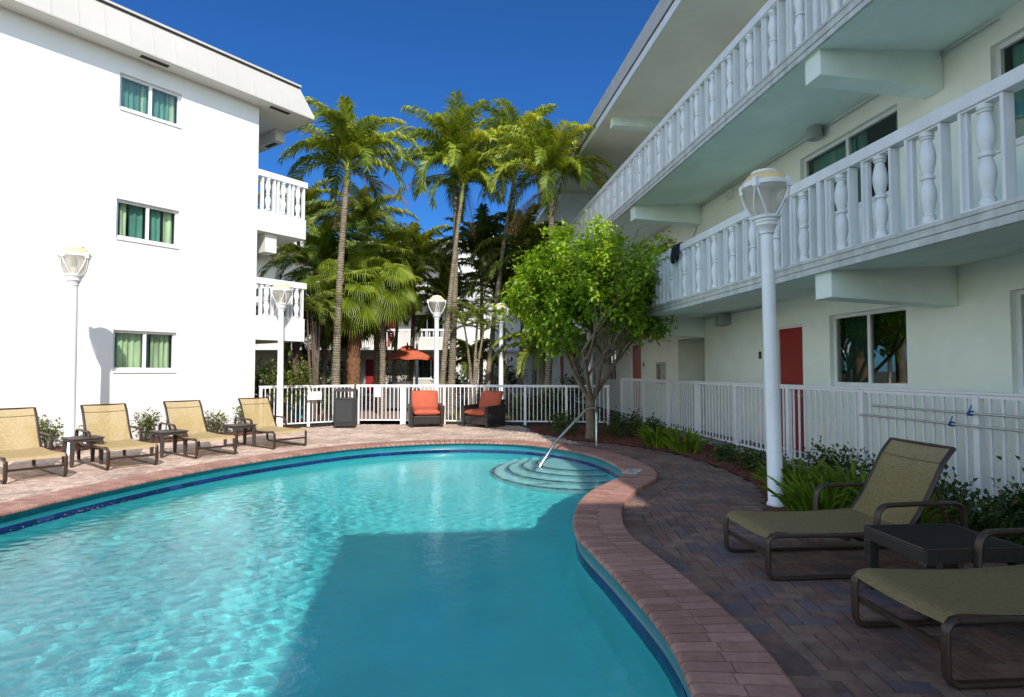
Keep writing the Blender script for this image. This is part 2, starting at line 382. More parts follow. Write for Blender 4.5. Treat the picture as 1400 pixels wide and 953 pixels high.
stc = nt.nodes.new('ShaderNodeTexCoord'); ssp = nt.nodes.new('ShaderNodeSeparateXYZ'); nt.links.new(stc.outputs['Generated'], ssp.inputs[0])
srp = ramp(nt, [(.32, (3.0,2.55,2.05)), (.60, (.20,.52,.90))]); smr = nt.nodes.new('ShaderNodeMapRange'); smr.inputs['From Min'].default_value = -1
nt.links.new(ssp.outputs[1], smr.inputs['Value']); nt.links.new(smr.outputs[0], srp.inputs['Fac']); nt.links.new(srp.outputs['Color'], tint.inputs[7])   # sky boosted behind the viewer as added fill for shaded walls, deepened ahead
nt.links.new(sky.outputs[0], tint.inputs[6]); nt.links.new(tint.outputs[2], bg.inputs[0]); bg.inputs[1].default_value = .15
scene.view_settings.view_transform = 'Standard'; scene.view_settings.look = 'None'; scene.view_settings.exposure = 0
cy = scene.cycles; cy.use_denoising = True; cy.max_bounces = 10; cy.diffuse_bounces = 4; cy.glossy_bounces = 4; cy.transmission_bounces = 6; cy.transparent_max_bounces = 12
cy.caustics_refractive = True; cy.caustics_reflective = False; cy.blur_glossy = .5
cy.sample_clamp_indirect = 4.0
sun.cycles.is_caustics_light = True

# ------------------------------------------------------------------ frames of reference
AR = math.atan2(-100, 800); dR = Vector((math.sin(AR), math.cos(AR)))
P0 = Vector((3.3, 10.57)); RZR = math.atan2(-dR.y, -dR.x)          # right building: local x runs toward the viewer, y inward
nR = Vector((dR.y, -dR.x))
def RW(x, y): return P0 - dR*x + nR*y
AL = math.atan2(590, 800); dL = Vector((math.sin(AL), math.cos(AL)))
C0 = Vector((-6.542, 14.894)); RZL = math.atan2(dL.y, dL.x)
nL = Vector((-dL.y, dL.x))
def LW(x, y): return C0 + dL*x + nL*y

# ------------------------------------------------------------------ pool outline
INNER = [(-5.2,6.002),(-5.022,7.047),(-4.665,8.355),(-4.176,9.473),(-3.437,10.6),(-2.8,11.27),(-2.038,11.70),(-1.337,11.93),(-.596,11.93),(.2,11.7),(.82,11.15),(1.24,10.5),(1.50,9.75),(1.62,9.0),(1.615,8.5),(1.5,8.1),(1.292,7.715),(1.085,7.357),(.91,6.98),(.77,6.55),(.68,6.15),(.61,5.7),(.59,5.28),(.625,4.95),(.683,4.62),(.735,4.3),(.785,3.95),(.845,3.5),(.865,3.1),(.845,2.8),(.8,2.4),(.7,1.9),(.4,1.35),(-.3,1.0),(-1.8,.85),(-3.4,1.15),(-4.6,2.2),(-5.2,3.6),(-5.32,4.9)]
def catmull(P, sub):
    out = []; n = len(P)
    for i in range(n):
        a, b, c, d = [Vector(P[(i+k) % n]) for k in (-1,0,1,2)]
        for j in range(sub):
            t = j/sub
            out.append(.5*((2*b)+(c-a)*t+(2*a-5*b+4*c-d)*t*t+(3*b-a-3*c+d)*t*t*t))
    return out
def resample(P, step):
    n = len(P); L = [0]
    for i in range(n): L.append(L[-1]+(P[(i+1) % n]-P[i]).length)
    m = round(L[-1]/step); out = []; k = 0
    for i in range(m):
        s = L[-1]*i/m
        while L[k+1] < s: k += 1
        t = (s-L[k])/(L[k+1]-L[k]); out.append(P[k].lerp(P[(k+1) % n], t))
    return out
PI_ = resample(catmull(INNER, 8), .1)
def normals(P):
    n = len(P); out = []
    for i in range(n):
        d = (P[(i+1) % n]-P[i-1]).normalized(); out.append(Vector((-d.y, d.x)))
    return out
NI = normals(PI_)           # the ring runs clockwise, so its left is outside
area = sum(PI_[i-1].x*PI_[i].y-PI_[i].x*PI_[i-1].y for i in range(len(PI_)))
if area > 0: NI = [-v for v in NI]
for _ in range(6):
    n_ = len(NI); NI = [(NI[i-1]+NI[i]*2+NI[(i+1) % n_]).normalized() for i in range(n_)]
def off(d): return [p+v*d for p, v in zip(PI_, NI)]
def inside(p, P):
    c = False; j = len(P)-1
    for i in range(len(P)):
        a, b = P[i], P[j]
        if (a[1] > p[1]) != (b[1] > p[1]) and p[0] < (b[0]-a[0])*(p[1]-a[1])/(b[1]-a[1])+a[0]: c = not c
        j = i
    return c
def fill(outer, holes, z):
    bm = bmesh.new(); es = []
    for ring in [outer]+holes:
        vs = [bm.verts.new((p[0], p[1], z)) for p in ring]
        for i in range(len(vs)): es.append(bm.edges.new((vs[i-1], vs[i])))
    bmesh.ops.triangle_fill(bm, use_beauty=True, use_dissolve=False, edges=es)
    bmesh.ops.recalc_face_normals(bm, faces=bm.faces)
    bm.verts.index_update()
    mb = MB(); V = [v.co.copy() for v in bm.verts]; F = []
    for f in bm.faces:
        idx = [v.index for v in f.verts]
        if f.normal.z < 0: idx.reverse()
        F.append(tuple(idx))
    mb.add(V, F, False); bm.free(); return mb
COPW = .46; CZ = .06; WZ = -.14

# ------------------------------------------------------------------ ground, deck, beds
HOLE = [(-12,-5),(6.5,-5),(6.5,17.9),(-12,17.9)]
g = fill([(-900,-900),(900,-900),(900,900),(-900,900)], [HOLE], -.03).build('ground', M['ground']); tag(g, kind='structure')
g = fill(HOLE, [off(.2)], -.012).build('deck_base', M['joint']); tag(g, kind='structure')

BED = [(.45,14.6),(.72,13.85),(.99,13.26),(1.4,12.62),(2.0,12.12),(2.573,11.5),(3.002,10.5),(3.24,9.1),(3.24,7.9),(3.0,7.0),(2.72,6.3),(2.85,5.7),(3.1,5.25),(3.35,4.9),(3.7,4.68),(4.1,4.5),(4.5,4.0),(4.8,2),(5.2,-1),(5.55,-3.8)]
bedfront = [LW(x, -.95) for x in (-12,-6,-3,-1.2,-.1)]
DECK = [(-11.5,-4.9),(6.2,-4.9)] + list(reversed(BED)) + [(.3,16.0),(-1,16.45),(-4.35,16.45),(-5.55,15.55)] + [tuple(p) for p in reversed(bedfront)]
hole2 = off(COPW+.085); hole3 = off(COPW+.33)
mb = MB()
def in_deck(p): return inside(p, DECK) and not inside(p, hole2)
def brick(mb, c, ex, ey, z, zb, rv, ch=.004):
    c = Vector((c[0], c[1], 0)); X = Vector((ex[0], ex[1], 0)); Y = Vector((ey[0], ey[1], 0))
    xl = X.length; yl = Y.length; Xi = X*(1-ch/xl); Yi = Y*(1-ch/yl)
    b = [c-X-Y, c+X-Y, c+X+Y, c-X+Y]; t = [c-Xi-Yi, c+Xi-Yi, c+Xi+Yi, c-Xi+Yi]
    zz = z + rng.uniform(-.0012, .0012)
    vs = [(p.x,p.y,zb) for p in b]+[(p.x,p.y,zz) for p in t]
    mb.add(vs, [(4,5,6,7),(0,1,5,4),(1,2,6,5),(2,3,7,6),(3,0,4,7)], False, rv)
U = .103; ang = R(-3)
ca, sa = math.cos(ang), math.sin(ang)
from_patch = {}
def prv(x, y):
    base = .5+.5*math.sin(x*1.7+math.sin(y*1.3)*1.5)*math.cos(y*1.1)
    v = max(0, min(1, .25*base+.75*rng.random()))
    lit_area = 1/(1+math.exp(-((-x*.9+(y-10.2)*.55-.1)*2.2)))      # sunlight painted into the colour: paler bricks on the sunlit side
    return .5*v+.5*(1 if lit_area > .25+.5*rng.random() else 0)
for i in range(-130, 90):
    for j in range(-60, 180):
        k = (i-j) % 4
        if k == 0: cx, cyy, hx, hy = (i+1)*U, (j+.5)*U, U, U/2
        elif k == 3: cx, cyy, hx, hy = (i+.5)*U, (j+1)*U, U/2, U
        else: continue
        x = cx*ca-cyy*sa; y = cx*sa+cyy*ca
        if y < .1 and abs(x) > 6: continue
        if not in_deck((x, y)): continue
        g_ = .0030
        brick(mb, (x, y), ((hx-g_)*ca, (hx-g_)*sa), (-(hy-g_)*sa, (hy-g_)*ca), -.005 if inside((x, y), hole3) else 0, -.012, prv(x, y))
# soldier course that follows the coping
o1, o2 = off(COPW+.0), off(COPW+.205)
n_ = len(PI_)
for i in range(n_):
    j = (i+1) % n_
    a, b, c, d = o1[i], o1[j], o2[j], o2[i]
    m_ = (a+b+c+d)/4
    if not inside(m_, DECK): continue
    s_ = .975; q = [m_+(p-m_)*s_ for p in (a,b,c,d)]
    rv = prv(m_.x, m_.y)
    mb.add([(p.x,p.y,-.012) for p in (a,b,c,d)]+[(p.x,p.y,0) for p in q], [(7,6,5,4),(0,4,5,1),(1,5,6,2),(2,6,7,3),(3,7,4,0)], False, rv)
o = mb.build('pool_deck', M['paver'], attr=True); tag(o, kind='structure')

# mulch beds
def bed(name, poly, z, seed):
    r2 = random.Random(seed); mb = MB()
    xs = [p[0] for p in poly]; ys = [p[1] for p in poly]; st = .14
    nx = int((max(xs)-min(xs))/st)+2; ny = int((max(ys)-min(ys))/st)+2
    f = fill(poly, [], z)
    f.box((0,0,-.2),(0.001,0.001,-.19))
    return tag(f.build(name, M['mulch']), kind='structure')
FX0 = Vector((3.575, 15.87))
def FW(x, y): return FX0 - dR*x + nR*y
bp_ = [Vector(p) for p in BED]
right_bed = [tuple(p) for p in BED] + [tuple(FW(20.2,-.02)), tuple(FW(14,-.02)), tuple(FW(8,-.02)), tuple(FW(3,-.02)), tuple(FW(0,-.02)), (2.4,16.0), (.5,16.1)]
bed('planting_bed', right_bed, .012, 1)
left_bed = [tuple(LW(x,-.95)) for x in (-12,-6,-3,-1.2,-.1)] + [(-5.6,15.5)] + [tuple(LW(1.2,1.0)), tuple(LW(.02,.3)), tuple(LW(-.0,-.02)), tuple(LW(-12,-.02))]
bed('planting_bed', left_bed, .012, 2)
# loose bark chips on the beds
mb = MB()
for poly, cnt in ((right_bed, 2600), (left_bed, 900)):
    xs = [p[0] for p in poly]; ys = [p[1] for p in poly]; k = 0
    while k < cnt:
        p = (rng.uniform(min(xs), max(xs)), rng.uniform(min(ys), max(ys)))
        if p[1] < 2 or not inside(p, poly): continue
        k += 1; a = rng.uniform(0, 6.28); l = rng.uniform(.02,.05); w_ = rng.uniform(.006,.014); zz = .02+rng.random()*.025
        d = Vector((math.cos(a), math.sin(a), rng.uniform(-.4,.4)))*l; e = Vector((-math.sin(a), math.cos(a), rng.uniform(-.5,.5)))*w_
        c = Vector((p[0], p[1], zz)); mb.add([c-d-e, c+d-e*.5, c+d*1.1+e, c-d*.8+e], [(0,1,2,3)], False, rng.random())
tag(mb.build('bark_mulch', M['mulch']), 'reddish brown bark chips lying loose over the planting beds', 'mulch', kind='stuff')

# ------------------------------------------------------------------ coping
mb = MB()
prof = [(-.016,.016),(-.024,.024),(-.026,.034),(-.022,.046),(-.010,.056),(.012,CZ)]
def ring_brick(i, j, pr, rv, gap=.0065):
    a, b = PI_[i], PI_[j]; na, nb = NI[i], NI[j]
    t = gap/max((b-a).length, .01)
    vs = []
    for d, z in pr:
        p = a+na*d; q = b+nb*d
        vs.append((*p.lerp(q, t), z)); vs.append((*p.lerp(q, 1-t), z))
    m = len(pr); fs = [(2*k, 2*k+2, 2*k+3, 2*k+1) for k in range(m-1)]
    fs.append(tuple(2*k for k in reversed(range(m)))); fs.append(tuple(2*k+1 for k in range(m)))
    mb.add(vs, [tuple(reversed(f)) for f in fs], False, rv)
for i in range(n_):
    j = (i+1) % n_; dz = rng.uniform(-.001,.001)
    sp = .22 if (i % 2) else .20
    ring_brick(i, j, [(d, z+dz) for d, z in prof]+[(sp-.003,CZ+dz),(sp,CZ-.012)], rng.random())
    ring_brick(i, j, [(sp+.002,CZ-.012),(sp+.005,CZ+dz),(COPW-.02,CZ+dz),(COPW-.005,CZ-.006),(COPW,CZ-.02),(COPW,-.02)], rng.random())
cop = mb.build('pool_coping', M['coping'], attr=True, angle=30); tag(cop, kind='structure')
mb = MB()
A = off(-.012); B = off(COPW-.008)
for i in range(n_):
    j = (i+1) % n_
    mb.add([(*A[i],.045),(*A[j],.045),(*B[j],.045),(*B[i],.045)], [(3,2,1,0) if area < 0 else (0,1,2,3)], False)
    mb.add([(*B[i],.045),(*B[j],.045),(*B[j],-.02),(*B[i],-.02)], [(0,1,2,3)], False)
    mb.add([(*A[i],.045),(*A[j],.045),(*A[j],.018),(*A[i],.018)], [(0,1,2,3)], False)
o = mb.build('coping_mortar', M['joint']); tag(o, kind='structure')

# ------------------------------------------------------------------ pool shell and water
def band(pr, name, mat, attr=False, every=1, tile=False):
    mb = MB(); idx = list(range(0, n_, every))
    for q in range(len(idx)):
        i = idx[q]; j = idx[(q+1) % len(idx)]
        for k in range(len(pr)-1):
            d0, z0 = pr[k]; d1, z1 = pr[k+1]
            a = PI_[i]+NI[i]*d0; b = PI_[j]+NI[j]*d0; c = PI_[j]+NI[j]*d1; d = PI_[i]+NI[i]*d1
            if tile:
                t = .014
                a, b = a.lerp(b, t), b.lerp(a, t); c, d = c.lerp(d, t), d.lerp(c, t)
            mb.add([(*a,z0),(*b,z0),(*c,z1),(*d,z1)], [(0,1,2,3)], not tile, rng.random())
    o = mb.build(name, mat, attr=attr); tag(o, kind='structure'); return o
band([(-.012,.018),(.008,.012),(.022,-.02),(.022,-.05),(.014,-.08),(.004,-.098)], 'pool_cove', M['teal_wall'])
band([(-.001,-.098),(-.004,-.25)], 'waterline_tile', M['blue_tile'], True, 2, True)
band([(.004,-.098),(.004,-.26)], 'tile_grout', plain('tile grout', (.07,.10,.20), .8, .1))
wl = band([(0,-.25),(.0,-1.05),(-.12,-1.25)], 'pool_wall', M['pool_plaster'])
fl = fill(off(-.1), [], -1.25)
fl = fl.build('pool_floor', M['pool_plaster']); tag(fl, kind='structure')
# entry steps in the far right corner
mb = MB(); sc = Vector((1.22, 10.55)); inner_keep = off(.02)
levels = [(.78,-.20),(1.04,-.44),(1.30,-.68),(1.56,-.92)]
tile_mb = MB()
for q, (r_, zt) in enumerate(levels):
    pts = []
    for k in range(56):
        a = R(150)+R(180)*k/55
        pts.append((sc.x+r_*math.cos(a), sc.y+r_*math.sin(a)))
    pts += [(2.4, sc.y-r_*.8),(2.4, 12.4),(sc.x-r_*.6, 12.4)]
    m = len(pts)
    mb.add([(*p,zt) for p in pts], [tuple(range(m))], False)
    for k in range(55):
        p, q_ = pts[k], pts[k+1]
        mb.add([(*p,zt),(*q_,zt),(*q_,-1.25),(*p,-1.25)], [(0,1,2,3)], False)
        # dark blue nosing
        u = Vector((p[0]-sc.x, p[1]-sc.y)).normalized(); v = Vector((q_[0]-sc.x, q_[1]-sc.y)).normalized()
        a1, b1 = Vector(p)+u*.006, Vector(q_)+v*.006; a2, b2 = Vector(p)-u*.028, Vector(q_)-v*.028
        tile_mb.add([(*a1,zt+.006),(*b1,zt+.006),(*b2,zt+.006),(*a2,zt+.006),(*a1,zt-.03),(*b1,zt-.03)], [(0,1,2,3),(4,5,1,0)], False, rng.random())
st = mb.build('pool_step', M['pool_step']); tag(st, kind='structure')
tag(tile_mb.build('step_nosing', M['blue_tile'], attr=True), kind='structure')

# water surface: a fine rippled sheet inside the pool walls
wv = []
wr = random.Random(3)
for k in range(26):
    lam = .10*1.15**k
    if lam > 1.7: break
    a = wr.uniform(0, 6.28); wv.append((2*math.pi/lam*math.cos(a), 2*math.pi/lam*math.sin(a), wr.uniform(0,6.28), .0016*min(lam,.2)))
for k in range(24):
    lam = wr.uniform(.085,.2); a = wr.uniform(0, 6.28)
    wv.append((2*math.pi/lam*math.cos(a), 2*math.pi/lam*math.sin(a), wr.uniform(0,6.28), .0021*lam))
import numpy as np
xs = np.arange(-5.5, 1.75, .021); ys = np.arange(.8, 12.1, .021)
X, Y = np.meshgrid(xs, ys, indexing='ij')
Z = np.zeros_like(X)
for kx, ky, ph, am in wv: Z += am*np.sin(kx*X+ky*Y+ph)
calm = .30+.75*np.clip((-X-.9)/2.2, 0, 1)*np.clip((9.5-Y)/4, 0, 1)
Z = Z*calm
edge = [tuple(p) for p in off(.003)]
E_ = np.array(edge)
ins = np.zeros(X.shape, bool)
j = len(edge)-1
for i in range(len(edge)):
    a, b = edge[i], edge[j]
    cond = ((a[1] > Y) != (b[1] > Y))
    xi = (b[0]-a[0])*(Y-a[1])/((b[1]-a[1]) if b[1] != a[1] else 1e-9)+a[0]
    ins ^= cond & (X < xi); j = i
# grow by one cell so that the sheet reaches into the tiles
gr = ins.copy()
gr[1:] |= ins[:-1]; gr[:-1] |= ins[1:]; gr[:,1:] |= gr[:,:-1].copy(); gr[:,:-1] |= gr[:,1:].copy()
ids = -np.ones(X.shape, int); cnt = int(gr.sum()); ids[gr] = np.arange(cnt)
q = gr[:-1,:-1] & gr[1:,:-1] & gr[1:,1:] & gr[:-1,1:]
F_ = np.stack([ids[:-1,:-1][q], ids[1:,:-1][q], ids[1:,1:][q], ids[:-1,1:][q]], 1)
V_ = np.stack([X[gr], Y[gr], Z[gr]+WZ], 1)
me = bpy.data.meshes.new('pool_water'); me.from_pydata(V_.tolist(), [], F_.tolist()); me.polygons.foreach_set('use_smooth', [True]*len(F_)); me.update()
me.materials.append(M['water']); wo = bpy.data.objects.new('pool_water', me); COL.objects.link(wo); tag(wo, kind='structure')
CAUST = True
if CAUST:
    wo.cycles.is_caustics_caster = True
    for o in (wl, fl, st): o.cycles.is_caustics_receiver = True

# ------------------------------------------------------------------ wall with openings
def holed_wall(mb, x0, x1, z0, z1, y, holes, depth=.12, flip=False):
    xs = sorted(set([x0,x1]+[h[0] for h in holes]+[h[1] for h in holes])); zs = sorted(set([z0,z1]+[h[2] for h in holes]+[h[3] for h in holes]))
    for i in range(len(xs)-1):
        for k in range(len(zs)-1):
            cx = (xs[i]+xs[i+1])/2; cz = (zs[k]+zs[k+1])/2
            if any(h[0] < cx < h[1] and h[2] < cz < h[3] for h in holes): continue
            mb.add([(xs[i],y,zs[k]),(xs[i+1],y,zs[k]),(xs[i+1],y,zs[k+1]),(xs[i],y,zs[k+1])], [(0,1,2,3)], False)
    for h in holes:
        a, b, c, d = h[:4]; D_ = h[4] if len(h) > 4 else depth
        mb.add([(a,y,c),(b,y,c),(b,y,d),(a,y,d),(a,y+D_,c),(b,y+D_,c),(b,y+D_,d),(a,y+D_,d)], [(0,4,5,1),(1,5,6,2),(2,6,7,3),(3,7,4,0)], False)
def curtain(x0, x1, z0, z1, y, seed, amp=.035):
    r2 = random.Random(seed); mb = MB(); n = max(12, int((x1-x0)/.018)); vs = []
    ph = r2.uniform(0,6)
    for i in range(n+1):
        x = x0+(x1-x0)*i/n; t = x*52+ph+1.2*math.sin(x*9+ph)
        yy = y+amp*math.sin(t)*(.7+.3*math.sin(x*17))
        vs += [(x,yy,z0),(x,y+amp*.6*math.sin(t),z1)]
    mb.add(vs, [(2*i,2*i+2,2*i+3,2*i+1) for i in range(n)], True)
    return mb
def window(parent, x0, x1, z0, z1, y, mode, seed, split=.5, glass='glass', fw=.055, trimc='trim'):
    """sliding window set back in its reveal; y is the wall face"""
    f = MB(); yy = y+.075
    f.box((x0,yy,z1-fw),(x1,yy+.05,z1)); f.box((x0,yy,z0),(x1,yy+.05,z0+fw))
    f.box((x0,yy,z0+fw),(x0+fw,yy+.05,z1-fw)); f.box((x1-fw,yy,z0+fw),(x1,yy+.05,z1-fw))
    xm = x0+(x1-x0)*split
    f.box((xm-fw*.55,yy-.006,z0+fw),(xm+fw*.55,yy+.044,z1-fw))
    f.box((x0+fw,yy+.004,z0+fw),(xm-fw*.55,yy+.046,z0+fw+.025)); f.box((xm+fw*.55,yy+.008,z0+fw),(x1-fw,yy+.042,z0+fw+.02))
    wf = f.build('window', M[trimc], parent)
    sl = MB(); sl.box((x0+.004,y-.025,z0-.035),(x1-.004,y+.072,z0-.001)); sl.build('sill', M[trimc], wf)
    p = MB(); p.add([(x0+fw,yy+.022,z0+fw),(x1-fw,yy+.022,z0+fw),(x1-fw,yy+.022,z1-fw),(x0+fw,yy+.022,z1-fw)], [(0,1,2,3)], False)
    p.build('pane', M[glass], wf)
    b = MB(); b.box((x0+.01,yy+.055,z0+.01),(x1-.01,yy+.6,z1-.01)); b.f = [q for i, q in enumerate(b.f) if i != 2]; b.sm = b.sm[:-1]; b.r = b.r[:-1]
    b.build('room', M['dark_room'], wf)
    W = x1-x0
    r2 = random.Random(seed)
    for (a, c, m_) in mode:
        curtain(x0+fw+W*a, x0+W*c-(fw if c > .99 else 0), z0+.03, z1-.03, yy+.13+r2.random()*.03, seed+int(a*100)).build('curtain', M[m_], wf)
    return wf
def door(parent, x0, x1, z0, z1, y, mat='red_door', plq=None):
    f = MB(); yy = y+.06; fw = .05
    f.box((x0,yy-.03,z1-fw),(x1,yy+.05,z1)); f.box((x0,yy-.03,z0),(x0+fw,yy+.05,z1-fw)); f.box((x1-fw,yy-.03,z0),(x1,yy+.05,z1-fw))
    df = f.build('door', M['trim'], parent)
    l = MB(); l.box((x0+fw,yy,z0+.01),(x1-fw,yy+.045,z1-fw)); l.build('door_leaf', M[mat], df)
    h = MB(); h.lathe([(.028,0),(.03,.01),(.012,.015),(.012,.05),(.03,.055),(.028,.085),(.01,.09)], 12)
    h.v = [(x1-fw-.07+v[0], yy-v[2], z0+1.0+v[1]) for v in h.v]; h.build('handle', M['rail_steel'], df)
    return df

# ------------------------------------------------------------------ LEFT BUILDING
HL = 2.78
lb = thing('apartment_building', 'sunlit white three storey building end with pale metal mansard roof left of pool', 'building', (*C0,0), RZL)
mb = MB(); holes = []
wins = []
for k, (za, zb) in enumerate([(1.49,2.37),(4.33,5.18),(7.14,7.92)]):
    wins.append((-3.17,-1.9,za,zb))
    wins.append((-9.2,-7.9,za,zb))
holed_wall(mb, -12.5, 0, -.05, 8.335, 0, wins)
mb.add([(0,0,-.05),(0,24,-.05),(0,24,8.335),(0,0,8.335)], [(0,1,2,3)], False)
mb.add([(-12.5,0,-.05),(-12.5,24,-.05),(-12.5,24,8.335),(-12.5,0,8.335)], [(3,2,1,0)], False)
mb.add([(-12.5,24,-.05),(0,24,-.05),(0,24,8.335),(-12.5,24,8.335)], [(3,2,1,0)], False)
mb.build('wall', M['stucco_white'], lb)
for i, h in enumerate(wins):
    md = [[(0,.12,'curtain_green'),(.08,.5,'curtain_sheer'),(.5,.62,'curtain_green'),(.6,1,'curtain_sheer')],
          [(0,.08,'curtain_green'),(.06,.2,'curtain_sheer'),(.2,.46,'curtain_green'),(.55,.75,'curtain_green'),(.75,1,'curtain_sheer')],
          [(0,.15,'curtain_green'),(.1,.52,'curtain_green'),(.3,.48,'curtain_sheer'),(.52,1,'curtain_green'),(.76,.94,'curtain_sheer')]][(i//2) % 3]
    window(lb, *h, 0, md, 100+i*7)
# gallery at the far corner
for k, (zt, zs, zb) in enumerate([(3.90,2.92,2.30),(6.70,5.66,5.12)]):
    s = MB(); s.box((.004,0,zb),(1.42,14,zs)); bal = s.build('balcony', M['stucco_white'], lb)
    rl = MB(); rl.box((.004,-.035,zt-.16),(1.45,.12,zt)); rl.box((1.33,.122,zt-.16),(1.45,14,zt)); rl.build('rail', M['trim'], bal, bevel=.006)
    for q in range(3):
        x = .12+q*.44
        fn = MB()
        for a in (0,.33): fn.box((x+a,-.01,zs),(x+a+.045,.10,zt-.16))
        fn.box((x+.045,0,zs),(x+.33,.09,zs+.03)); fn.build('picket_frame', M['trim'], bal)
        bl = MB(); h_ = zt-.16-zs-.03
        bl.lathe([(.068,0),(.068,.05*h_),(.046,.08*h_),(.074,.25*h_),(.078,.32*h_),(.042,.46*h_),(.062,.5*h_),(.042,.54*h_),(.074,.72*h_),(.066,.8*h_),(.044,.92*h_),(.068,.95*h_),(.068,h_)], 14, (x+.19,.045,zs+.03))
        bl.build('baluster', M['trim'], bal)
    sd = MB()
    for q in range(30): sd.box((1.36,.3+q*.44,zs),(1.42,.36+q*.44,zt-.16))
    sd.build('side_railing', M['trim'], bal)
br = MB(); br.box((.30,.12,4.62),(.62,.5,5.11)); br.build('bracket', M['soffit_white'], lb)
br = MB(); br.box((1.02,.9,8.0),(1.3,5,8.33)); br.build('roof_beam', M['soffit_white'], lb)
# roof: soffit, sloped metal fascia with seams, capping
OV = .456; zl = 8.335; zu = 9.15; XE = 1.38; XT = .98; OT = .26
s = MB(); s.box((-13,-OV+.01,zl),(XE-.01,24.4,zl+.04)); sof = s.build('soffit', M['soffit_white'], lb)
for (a, b) in ((-2.87,-2.30),(.165,.72),(-6.4,-5.8)):
    v = MB(); v.box((a,-.30,zl-.006),(b,-.16,zl-.001)); v.build('soffit_vent', M['dark_gap'], lb)
v = MB(); v.box((1.1,1.1,7.992),(1.22,1.6,7.998)); v.build('soffit_vent', M['dark_gap'], lb)
f = MB()
f.add([(-13,-OV,zl+.012),(XE,-OV,zl+.012),(XT,-OT,zu),(-13,-OT,zu)], [(0,1,2,3)], False)
f.add([(XE,-OV,zl+.012),(XE,24.4,zl+.012),(XT,24.4,zu),(XT,-OT,zu)], [(0,1,2,3)], False)
f.add([(-13,-OT,zu),(XT,-OT,zu),(XT,24.4,zu),(-13,24.4,zu)], [(0,1,2,3)], False)
f.add([(-13,-OV,zl+.012),(-13,24.4,zl+.012),(-13,24.4,zu),(-13,-OT,zu)], [(3,2,1,0)], False)
roof = f.build('roof', M['metal_roof'], lb)
f = MB(); x = -12.8
while x < XT:
    f.bar((x,-OV-.004,zl+.02),(x,-OT-.004,zu-.03),.012,.016,(0,-1,.2)); x += .46
so2 = f.build('roof_seam', M['metal_seam'], roof); so2['kind'] = 'stuff'
f = MB(); f.box((-13,-OV-.012,zl-.012),(XE+.012,-OV+.012,zl+.02)); f.box((XE-.012,-OV+.012,zl-.012),(XE+.012,24,zl+.02)); f.build('drip_edge', M['metal_seam'], roof)
f = MB(); f.box((-13,-OT-.02,zu-.055),(XT+.01,-OT+.02,zu-.005)); f.build('roof_shadow_gap', M['dark_gap'], roof)
f = MB(); f.box((-13,-OT-.05,zu),(XT+.04,-OT+.2,zu+.05)); f.box((XT-.2,-OT+.2,zu),(XT+.04,24,zu+.05)); f.build('roof_cap', M['metal_roof'], roof)

# ------------------------------------------------------------------ RIGHT BUILDING
rb = thing('hotel_building', 'shaded pale cream three storey building with white baluster balconies right of pool', 'building', (*P0,0), RZR)
WY = 1.75; XF, XN = -24.0, 14.4
G1 = (.06, 2.80); G2 = (2.90, 5.58); G3 = (5.68, 8.42)
doors = [(-.30,.53,.06,2.33),(-8.76,-7.75,.06,2.38),(-14.2,-13.3,.06,2.3),(-20.2,-19.3,.06,2.3),(8.4,9.3,.06,2.3)]
w1 = [(1.25,2.83,1.24,2.40),(4.3,5.95,1.24,2.40),(-11.6,-10.4,1.1,2.35),(-17.2,-15.7,1.24,2.4)]
doors2 = [(-6.4,-5.5,2.90,5.2),(-12.6,-11.7,2.9,5.2),(7.4,8.3,2.9,5.2)]
w2 = [(.56,2.77,4.02,5.24),(4.16,6.2,4.02,5.26),(-10.2,-8.4,4.02,5.24)]
doors3 = [(-1.4,-.5,5.68,7.98),(-8,-7.1,5.68,7.98)]
w3 = [(1.6,3.2,6.75,8.0)]
recess = (-4.86,-3.29,.06,2.33,3.5)
holes = [d+(.11,) for d in doors+doors2+doors3]+[h+(.12,) for h in w1+w2+w3]+[recess]
mb = MB(); holed_wall(mb, XF, XN, -.05, 8.5, WY, holes)
x0, x1, z0, z1, D_ = recess
mb.add([(XN,WY,-.05),(XN,13,-.05),(XN,13,8.5),(XN,WY,8.5)], [(0,1,2,3)], False)
mb.build('wall', M['stucco_cream'], rb)
mb = MB(); mb.add([(x0,WY+D_,z0),(x1,WY+D_,z0),(x1,WY+D_,z1),(x0,WY+D_,z1)], [(0,1,2,3)], False)
mb.build('passage_wall', plain('grey passage paint', (.16,.19,.17), .8, .1), rb)
for d in doors+doors2+doors3: door(rb, *d, WY)
window(rb, *w1[0], WY, [(.02,.46,'curtain_green')], 11, .5, 'glass_dark')
window(rb, *w1[1], WY, [(.0,.3,'curtain_sheer'),(.3,.6,'curtain_green')], 12, .5, 'glass')
window(rb, *w1[2], WY, [(.5,1,'curtain_green')], 13, .5, 'glass_dark'); window(rb, *w1[3], WY, [(0,.4,'curtain_green')], 14, .5, 'glass_dark')
window(rb, *w2[0], WY, [(0,.5,'curtain_green'),(.5,.62,'curtain_green'),(.85,1,'curtain_green')], 15, .5)
window(rb, *w2[1], WY, [(0,.2,'curtain_green'),(.5,1,'curtain_green')], 16, .5); window(rb, *w2[2], WY, [(0,.5,'curtain_green')], 17, .5)
window(rb, *w3[0], WY, [(0,.6,'curtain_green')], 18, .5)
